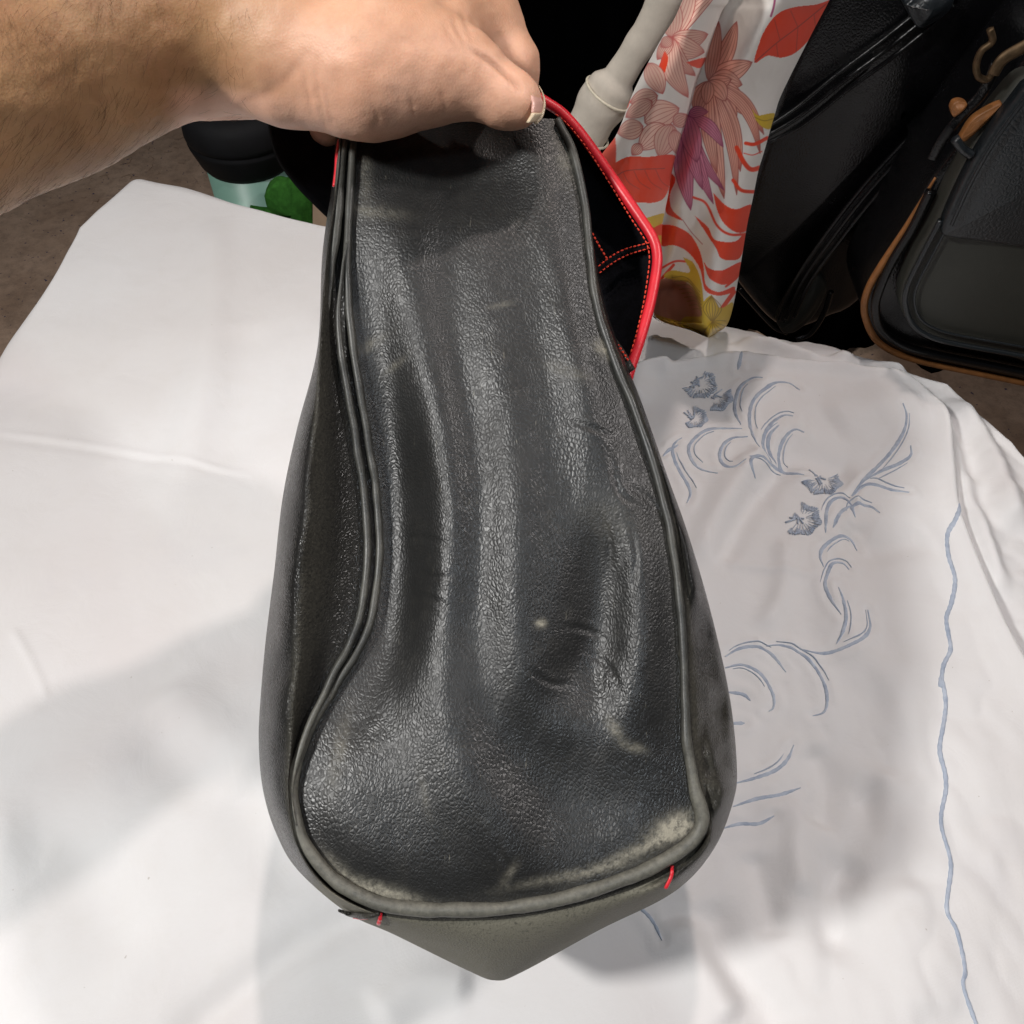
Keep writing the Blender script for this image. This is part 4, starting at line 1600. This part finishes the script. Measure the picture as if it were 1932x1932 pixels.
# --- front fold
c1 = (600, 210)
for tip, w, bnd in (((860, -60), 130, -.1), ((720, -120), 130, .0), ((600, -30), 120, .0), ((800, 190), 110, .1), ((780, 290), 120, .12), ((730, 420), 90, .14), ((690, 540), 120, .12), ((520, 330), 70, 0), ((540, 260), 60, 0)):
    petal(c1, tip, w, PINK2 * (0.92 + .16 * rng.random()), A([0.50, 0.09, 0.08]), bnd, 6, True)
fill([(560, 280), (580, 330), (545, 440), (520, 400)], REDC, True)
fill([(680, 345), (790, 320), (760, 375), (720, 370)], REDC, True)
for b_, tip, w, bnd in (((470, 350), (550, 520), 110, .0), ((450, 680), (640, 600), 160, -.05), ((520, 530), (370, 570), 110, .0), ((490, 560), (345, 650), 90, 0), ((440, 700), (300, 740), 110, 0),
                       ((560, 690), (420, 830), 130, .0), ((600, 690), (530, 870), 130, 0), ((610, 690), (690, 640), 80, 0), ((610, 720), (640, 860), 80, 0), ((430, 800), (380, 860), 60, 0)):
    petal(b_, tip, w, PINK2 * (0.92 + .16 * rng.random()), A([0.50, 0.09, 0.08]), bnd, 5, True)
fill([(290, 900), (360, 870), (470, 870), (620, 865), (600, 980), (570, 1080), (520, 1120), (430, 1125), (150, 1110), (150, 930), (190, 850), (270, 740), (290, 800)], REDC, True)
line([(290, 980), (340, 950), (430, 940), (560, 935)], 2.5, REDL, True)
for k in range(4):
    line([(330 + k * 60, 955 - k * 5), (360 + k * 62, 1010), (420 + k * 62, 1050)], 1.8, REDL, True)
fill([(330, 600), (370, 540), (360, 590), (330, 620)], REDC, True)
fill([(440, 1215), (555, 1185), (545, 1240), (490, 1270)], YEL, True)
fill([(470, 1280), (548, 1245), (545, 1320), (500, 1320)], REDC, True)
fill([(490, 1330), (545, 1310), (535, 1440), (505, 1480)], YEL, True)
fill([(480, 1500), (530, 1480), (525, 1560), (480, 1560)], REDC, True)
fill([(470, 1560), (525, 1555), (505, 1620), (460, 1630)], YEL, True)
sc = root('printed_scarf', on_y(np.array(1333.), np.array(636.), SCY))
o = mesh_obj('cloth', SCP, grid_faces(len(rowsS), n1 + n2, flip=True), M['scarf'], sc, colors=CL)
# second fall of the same scarf behind, upper right; shade painted into its dim colours
r2 = np.linspace(-190, 700, 120)
u3 = np.linspace(0, 1, 40)
X3 = (curve(R_pts, r2) - 120)[:, None] + (np.interp(r2, [-190, 0, 330, 700], [560, 470, 200, 60]))[:, None] * u3[None]
Y3 = np.repeat(r2[:, None], 40, 1)
P3 = SX(np.column_stack([X3.ravel(), Y3.ravel()]))
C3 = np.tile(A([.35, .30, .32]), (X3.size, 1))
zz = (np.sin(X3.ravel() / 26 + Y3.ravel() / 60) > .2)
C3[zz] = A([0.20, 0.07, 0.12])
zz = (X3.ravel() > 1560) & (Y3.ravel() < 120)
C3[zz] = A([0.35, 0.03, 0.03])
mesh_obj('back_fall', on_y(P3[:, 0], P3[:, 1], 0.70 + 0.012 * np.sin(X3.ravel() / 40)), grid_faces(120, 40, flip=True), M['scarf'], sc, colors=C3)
tag(sc, 'white silk scarf with red, pink and yellow flower print hanging behind the bag', 'scarf')

# ================================================================== cream handle left of the scarf
ch = root('cream_handle', on_y(np.array(1090.), np.array(300.), 0.66))
HP = catmull([(1062, 330), (1095, 270), (1130, 205), (1165, 150), (1200, 95), (1235, 40), (1262, -20), (1290, -90)], 80)
HB = on_y(HP[:, 0], HP[:, 1], 0.665)
Vt, Ft = tube_mesh(HB, np.interp(np.linspace(0, 1, 80), [0, .36, .40, .44, 1], [40, 40, 37, 24, 27]) * (1 + 0.14 * fbm(np.linspace(0, 9, 80), np.zeros(80), 3)) * MPP * .80, 20, 0.72, (0, -1, 0.3))
mesh_obj('handle', Vt, Ft, M['cream'], ch)
for t_, rr in ((29, 41), (15, 41)):
    c0 = HB[t_]
    tdir = HB[t_ + 1] - HB[t_ - 1]
    tdir /= np.linalg.norm(tdir)
    s1 = np.cross(tdir, [0, -1, .3])
    s1 /= np.linalg.norm(s1)
    s2 = np.cross(s1, tdir)
    a = np.linspace(0, 2 * math.pi, 40)
    ringp = c0 + rr * MPP * .80 * (np.cos(a)[:, None] * s1 + np.sin(a)[:, None] * s2)
    Vt, Ft = tube_mesh(ringp, 0.0010, 6, 1.0, tdir, caps=False)
    mesh_obj('stitched_collar', Vt, Ft, M['cream_thread'], ch)
# flat tab beside it
TP = A([(1120, 330), (1150, 300), (1192, 232), (1215, 190), (1205, 250), (1175, 320), (1150, 350)])
b3 = on_y(TP[:, 0], TP[:, 1], 0.655)
V = np.vstack([b3, b3 + [0, 0.006, 0]])
k = len(TP)
mesh_obj('tab', V, [list(range(k))[::-1], list(range(k, 2 * k))] + [[i, (i + 1) % k, (i + 1) % k + k, i + k] for i in range(k)], M['cream'], ch, smooth=False)
tag(ch, 'cream rolled leather handle with stitched collar, left of the printed scarf', 'handle')


# ================================================================== black bags on the right
def slab(name, poly, y0, thick, rpx, mat, parent, lean=0.0, dome=0.006, n=120, wear=None):
    """rounded cushion-like panel: outline from photo units on a leaning upright plane, with real thickness"""
    P = catmull(list(poly) + [poly[0]], n + 1)[:-1]
    c = P.mean(0)
    T = np.roll(P, -1, 0) - np.roll(P, 1, 0)
    T /= np.linalg.norm(T, axis=1)[:, None] + 1e-9
    N = np.column_stack([T[:, 1], -T[:, 0]])
    if ((P + N * 2 - c) ** 2).sum() < ((P - c) ** 2).sum():
        N = -N
    ringsP, offs = [], []
    for a in np.linspace(0, math.pi / 2, 6):
        ringsP.append(P - N * rpx * (1 - math.sin(a)))
        offs.append((1 - math.cos(a)) * 0.5 * rpx * MPP * 0.7 * 2)
    for s in (0.75, 0.5, 0.25, 0.02):
        ringsP.insert(0, c + (ringsP[5 if False else (len(ringsP) - 6)] - c) * 1.0 if False else c + ((P - N * rpx) - c) * s)
        offs.insert(0, -dome * (1 - s * s))
    ringsP.append(P)
    offs.append(thick * .8)
    ringsP.append(c + (P - c) * .93)
    offs.append(thick)
    ringsP.append(c + (P - c) * .02)
    offs.append(thick)
    # rings were inserted reversed; order is centre .. edge .. back
    order = [3, 2, 1, 0]
    ringsP = ringsP[:4][::1] + ringsP[4:]
    V3 = []
    for q, o_ in zip(ringsP, offs):
        w = on_y(q[:, 0], q[:, 1], y0)
        w = w + np.array([0, 1.0, 0]) * o_
        w[:, 1] += lean * w[:, 2]
        V3.append(w)
    V3 = np.array(V3)
    return mesh_obj(name, V3.reshape(-1, 3), grid_faces(len(V3), n, wrap=True, flip=False), mat, parent)


def wire(pts, y0, rpx, name, mat, parent, n=120, flat=1.0, lean=0.0, ns=10):
    P = catmull(pts, n)
    w = on_y(P[:, 0], P[:, 1], y0)
    w[:, 1] += lean * w[:, 2]
    Vt, Ft = tube_mesh(w, np.asarray(rpx) * MPP * 0.72, ns, flat, (0, -1, 0.4))
    return mesh_obj(name, Vt, Ft, mat, parent)


# tall glossy black bag with double strap, between scarf and the tan-edged bag
B = root('black_shoulder_bag', on_y(np.array(1490.), np.array(640.), .66))
slab('body', [(1380, 520), (1400, 550), (1455, 612), (1500, 630), (1560, 610), (1640, 560), (1800, 330), (2000, 60), (2010, -160), (1700, -170), (1520, 60), (1430, 300)], 0.66, 0.07, 30, M['leather_dark'], B, dome=.02)
wire([(1395, 545), (1430, 585), (1462, 618), (1485, 628)], .645, 5, 'base_welt', M['leather_dark'], B)
slab('bottom_gusset', [(1468, 618), (1500, 560), (1540, 520), (1562, 545), (1540, 595), (1505, 628), (1480, 632)], .630, 0.02, 10, M['leather_grey'], B, dome=.006)
wire([(1502, 640), (1530, 628), (1555, 590), (1568, 550)], .622, 6, 'base_welt', M['leather_dark'], B)
for off in (0, 15, 30):
    wire([(1440 + off * .3, 245 + off * .8), (1500 + off * .5, 205 + off), (1580 + off * .6, 140 + off), (1660 + off * .7, 80 + off), (1730 + off * .7, 25 + off), (1800, -20 + off)], .640 - off * .0002, 4.2, 'strap_edge', M['leather_dark'], B)
    wire([(1468 + off, 605 - off * .2), (1500 + off, 530), (1560 + off * .9, 440 + off * .4), (1630 + off * .9, 350 + off * .5), (1690 + off * .8, 285 + off * .7), (1740 + off * .8, 235 + off * .8)], .625 - off * .0002, 4.2, 'strap_edge', M['leather_dark'], B)
a_ = catmull([(1438, 258), (1520, 205), (1600, 140), (1690, 70), (1800, -15)], 50)
for nm, up, wd, yy in (('strap', [(1438, 258), (1520, 205), (1600, 140), (1690, 70), (1800, -15)], 17, .648), ('strap', [(1480, 605), (1515, 530), (1575, 445), (1645, 360), (1705, 295), (1760, 240)], 20, .633)):
    wire(up, yy, wd, nm, M['leather_dark'], B, flat=0.35, ns=14)
slab('strap_keeper', [(1708, 10), (1760, -30), (1800, -10), (1790, 25), (1740, 55), (1722, 40)], .625, .02, 6, M['leather_blue'], B, n=60)
slab('strap_keeper', [(1722, 262), (1790, 205), (1806, 225), (1800, 245), (1745, 292), (1730, 285)], .612, .02, 6, M['leather_dark'], B, n=60)
tag(B, 'glossy black leather shoulder bag with double strap, between the scarf and tan-edged bag', 'handbag')

# tan-edged bag at the right
T_ = root('tan_edged_bag', on_y(np.array(1760.), np.array(690.), .545))
OUT = [(1765, 335), (1735, 385), (1707, 432), (1672, 487), (1643, 535), (1630, 572), (1634, 605), (1652, 640), (1685, 664), (1740, 682), (1840, 703), (1960, 728), (2080, 750), (2140, 650), (2140, 300), (2100, 40), (1990, 60), (1880, 190)]
YT = .548
slab('body', OUT, YT + .012, 0.075, 14, M['leather_dark'], T_, dome=.004)
wire([(1765, 335), (1735, 385), (1707, 432), (1672, 487), (1643, 535), (1631, 572), (1635, 605), (1653, 640), (1687, 664), (1740, 682), (1840, 703), (1960, 728), (2060, 748)], YT + .014, np.concatenate([np.linspace(2, 7, 30), np.full(90, 7)]), 'tan_edge', M['tan'], T_)
wire([(1756, 360), (1722, 430), (1684, 492), (1660, 545), (1652, 580), (1662, 620), (1700, 650), (1760, 668), (1860, 688), (1980, 712)], YT + .006, 8, 'rim', M['leather_dark'], T_)
FR = [(1800, 345), (1765, 420), (1730, 480), (1706, 535), (1700, 570), (1712, 610), (1745, 640), (1800, 658), (1900, 676), (2060, 706), (2100, 500), (2080, 250), (1960, 150), (1880, 210)]
slab('front_panel', FR, YT - .004, 0.02, 12, M['leather_grey'], T_, dome=.008)
wire([(1775, 415), (1742, 478), (1714, 535), (1708, 572), (1722, 612), (1757, 636), (1810, 650), (1910, 668), (2050, 694)], YT - .010, 5, 'panel_welt', M['leather_blue'], T_)
wire([(1792, 420), (1758, 484), (1730, 540), (1726, 575), (1740, 605), (1775, 624), (1825, 636), (1920, 653), (2050, 678)], YT - .010, 2.4, 'panel_seam', M['leather_blue'], T_)
slab('flap', [(1935, 168), (1870, 255), (1820, 340), (1780, 432), (1790, 449), (1850, 458), (1960, 474), (2080, 490), (2100, 250), (2020, 120)], YT - .016, 0.012, 9, M['leather_blue'], T_, dome=.006)
wire([(1940, 180), (1880, 262), (1832, 345), (1795, 425)], YT - .022, 3, 'flap_seam', M['leather_blue'], T_)
slab('strap_tab', [(1812, 262), (1838, 225), (1890, 196), (1878, 215), (1850, 244), (1822, 268)], YT - .004, .006, 3, M['tan'], T_, n=50, dome=.002)
slab('stud', [(1794, 208), (1800, 196), (1814, 192), (1826, 198), (1816, 212), (1800, 222)], YT - .002, .006, 3, M['tan'], T_, n=40, dome=.003)
wire([(1760, 300), (1780, 262), (1810, 222), (1850, 180), (1870, 145), (1880, 118)], YT + .002, 9, 'strap', M['leather_dark'], T_, flat=.5)
wire([(1802, 262), (1815, 280), (1832, 292)], YT - .012, 7, 'strap_loop', M['leather_blue'], T_)
wire([(1868, 55), (1872, 78), (1852, 96), (1842, 122), (1846, 144), (1862, 150), (1872, 138)], YT - .002, 5, 'ring', M['brass'], T_)
wire([(1874, 140), (1892, 112), (1932, 88), (1980, 60)], YT - .006, 9, 'cream_strap', M['brass'], T_, flat=.5)
tag(T_, 'black leather bag with tan edge and front flap, at right on the table edge', 'handbag')

# ================================================================== small things on the floor behind the table, left
def lathe(prof, n=48):
    a = np.linspace(0, 2 * math.pi, n, endpoint=False)
    Vl = np.array([[r * np.cos(a), r * np.sin(a), np.full(n, z)] for r, z in prof]).transpose(0, 2, 1).reshape(-1, 3)
    return Vl, grid_faces(len(prof), n, wrap=True).tolist()


jar = root('lidded_jar', (0, 0, 0))
jb = on_z(np.array(482.), np.array(345.), -0.06)
jar.location = (jb[0], jb[1], FLOOR_Z)
jar['_base'] = [float(jb[0]), float(jb[1]), FLOOR_Z]
base = np.array([jb[0], jb[1], 0])
Vl, Fl = lathe([(0.001, FLOOR_Z), (0.040, FLOOR_Z), (0.043, FLOOR_Z + .01), (0.0455, -0.030), (0.001, -0.030)])
mesh_obj('jar_body', Vl + base, Fl, M['mint'], jar)
Vl, Fl = lathe([(0.001, -0.032), (0.046, -0.032), (0.050, -0.026), (0.0565, -0.006), (0.0570, -0.003), (0.0555, -0.0015), (0.0555, 0.0005), (0.0575, 0.002), (0.0580, 0.006), (0.0572, 0.020), (0.052, 0.029), (0.040, 0.033), (0.024, 0.030), (0.001, 0.029)])
mesh_obj('lid', Vl + base, Fl, M['lid'], jar)
tag(jar, 'mint green jar with a black lid on the floor behind the table corner', 'jar')

gp = [(498, 372), (506, 358), (520, 350), (538, 352), (548, 338), (562, 346), (578, 362), (588, 382), (590, 410), (592, 440), (560, 470), (540, 440), (545, 405), (532, 410), (514, 404), (503, 392)]
gy = float(jb[1]) - 0.075
gr = root('green_felt_ornament', on_y(np.array(560.), np.array(470.), gy))
o = slab('felt_leaf', gp, gy, 0.02, 6, M['green'], gr, dome=.006)
sl = slab('felt_backing', [(470, 395), (520, 405), (545, 380), (592, 400), (600, 520), (480, 520)], gy + .022, .015, 6, M['green'], gr)
tag(gr, 'green felt leaf shape beside the mint jar behind the cloth edge', 'ornament')
bx = root('cardboard_box', on_y(np.array(610.), np.array(520.), gy - 0.01))
c0 = on_y(np.array([590., 680., 680., 590.]), np.array([372., 372., 620., 620.]), gy - .012)
V = np.vstack([c0, c0 + [0, .05, 0], ])
mesh_obj('box_front', V, [[3, 2, 1, 0], [4, 5, 6, 7], [0, 1, 5, 4], [1, 2, 6, 5], [2, 3, 7, 6], [3, 0, 4, 7]], M['card'], bx, smooth=False)
tag(bx, 'small beige cardboard box between the green felt and the handbag', 'box')

for o in scene.objects:
    if '_base' in o.keys():
        del o['_base']
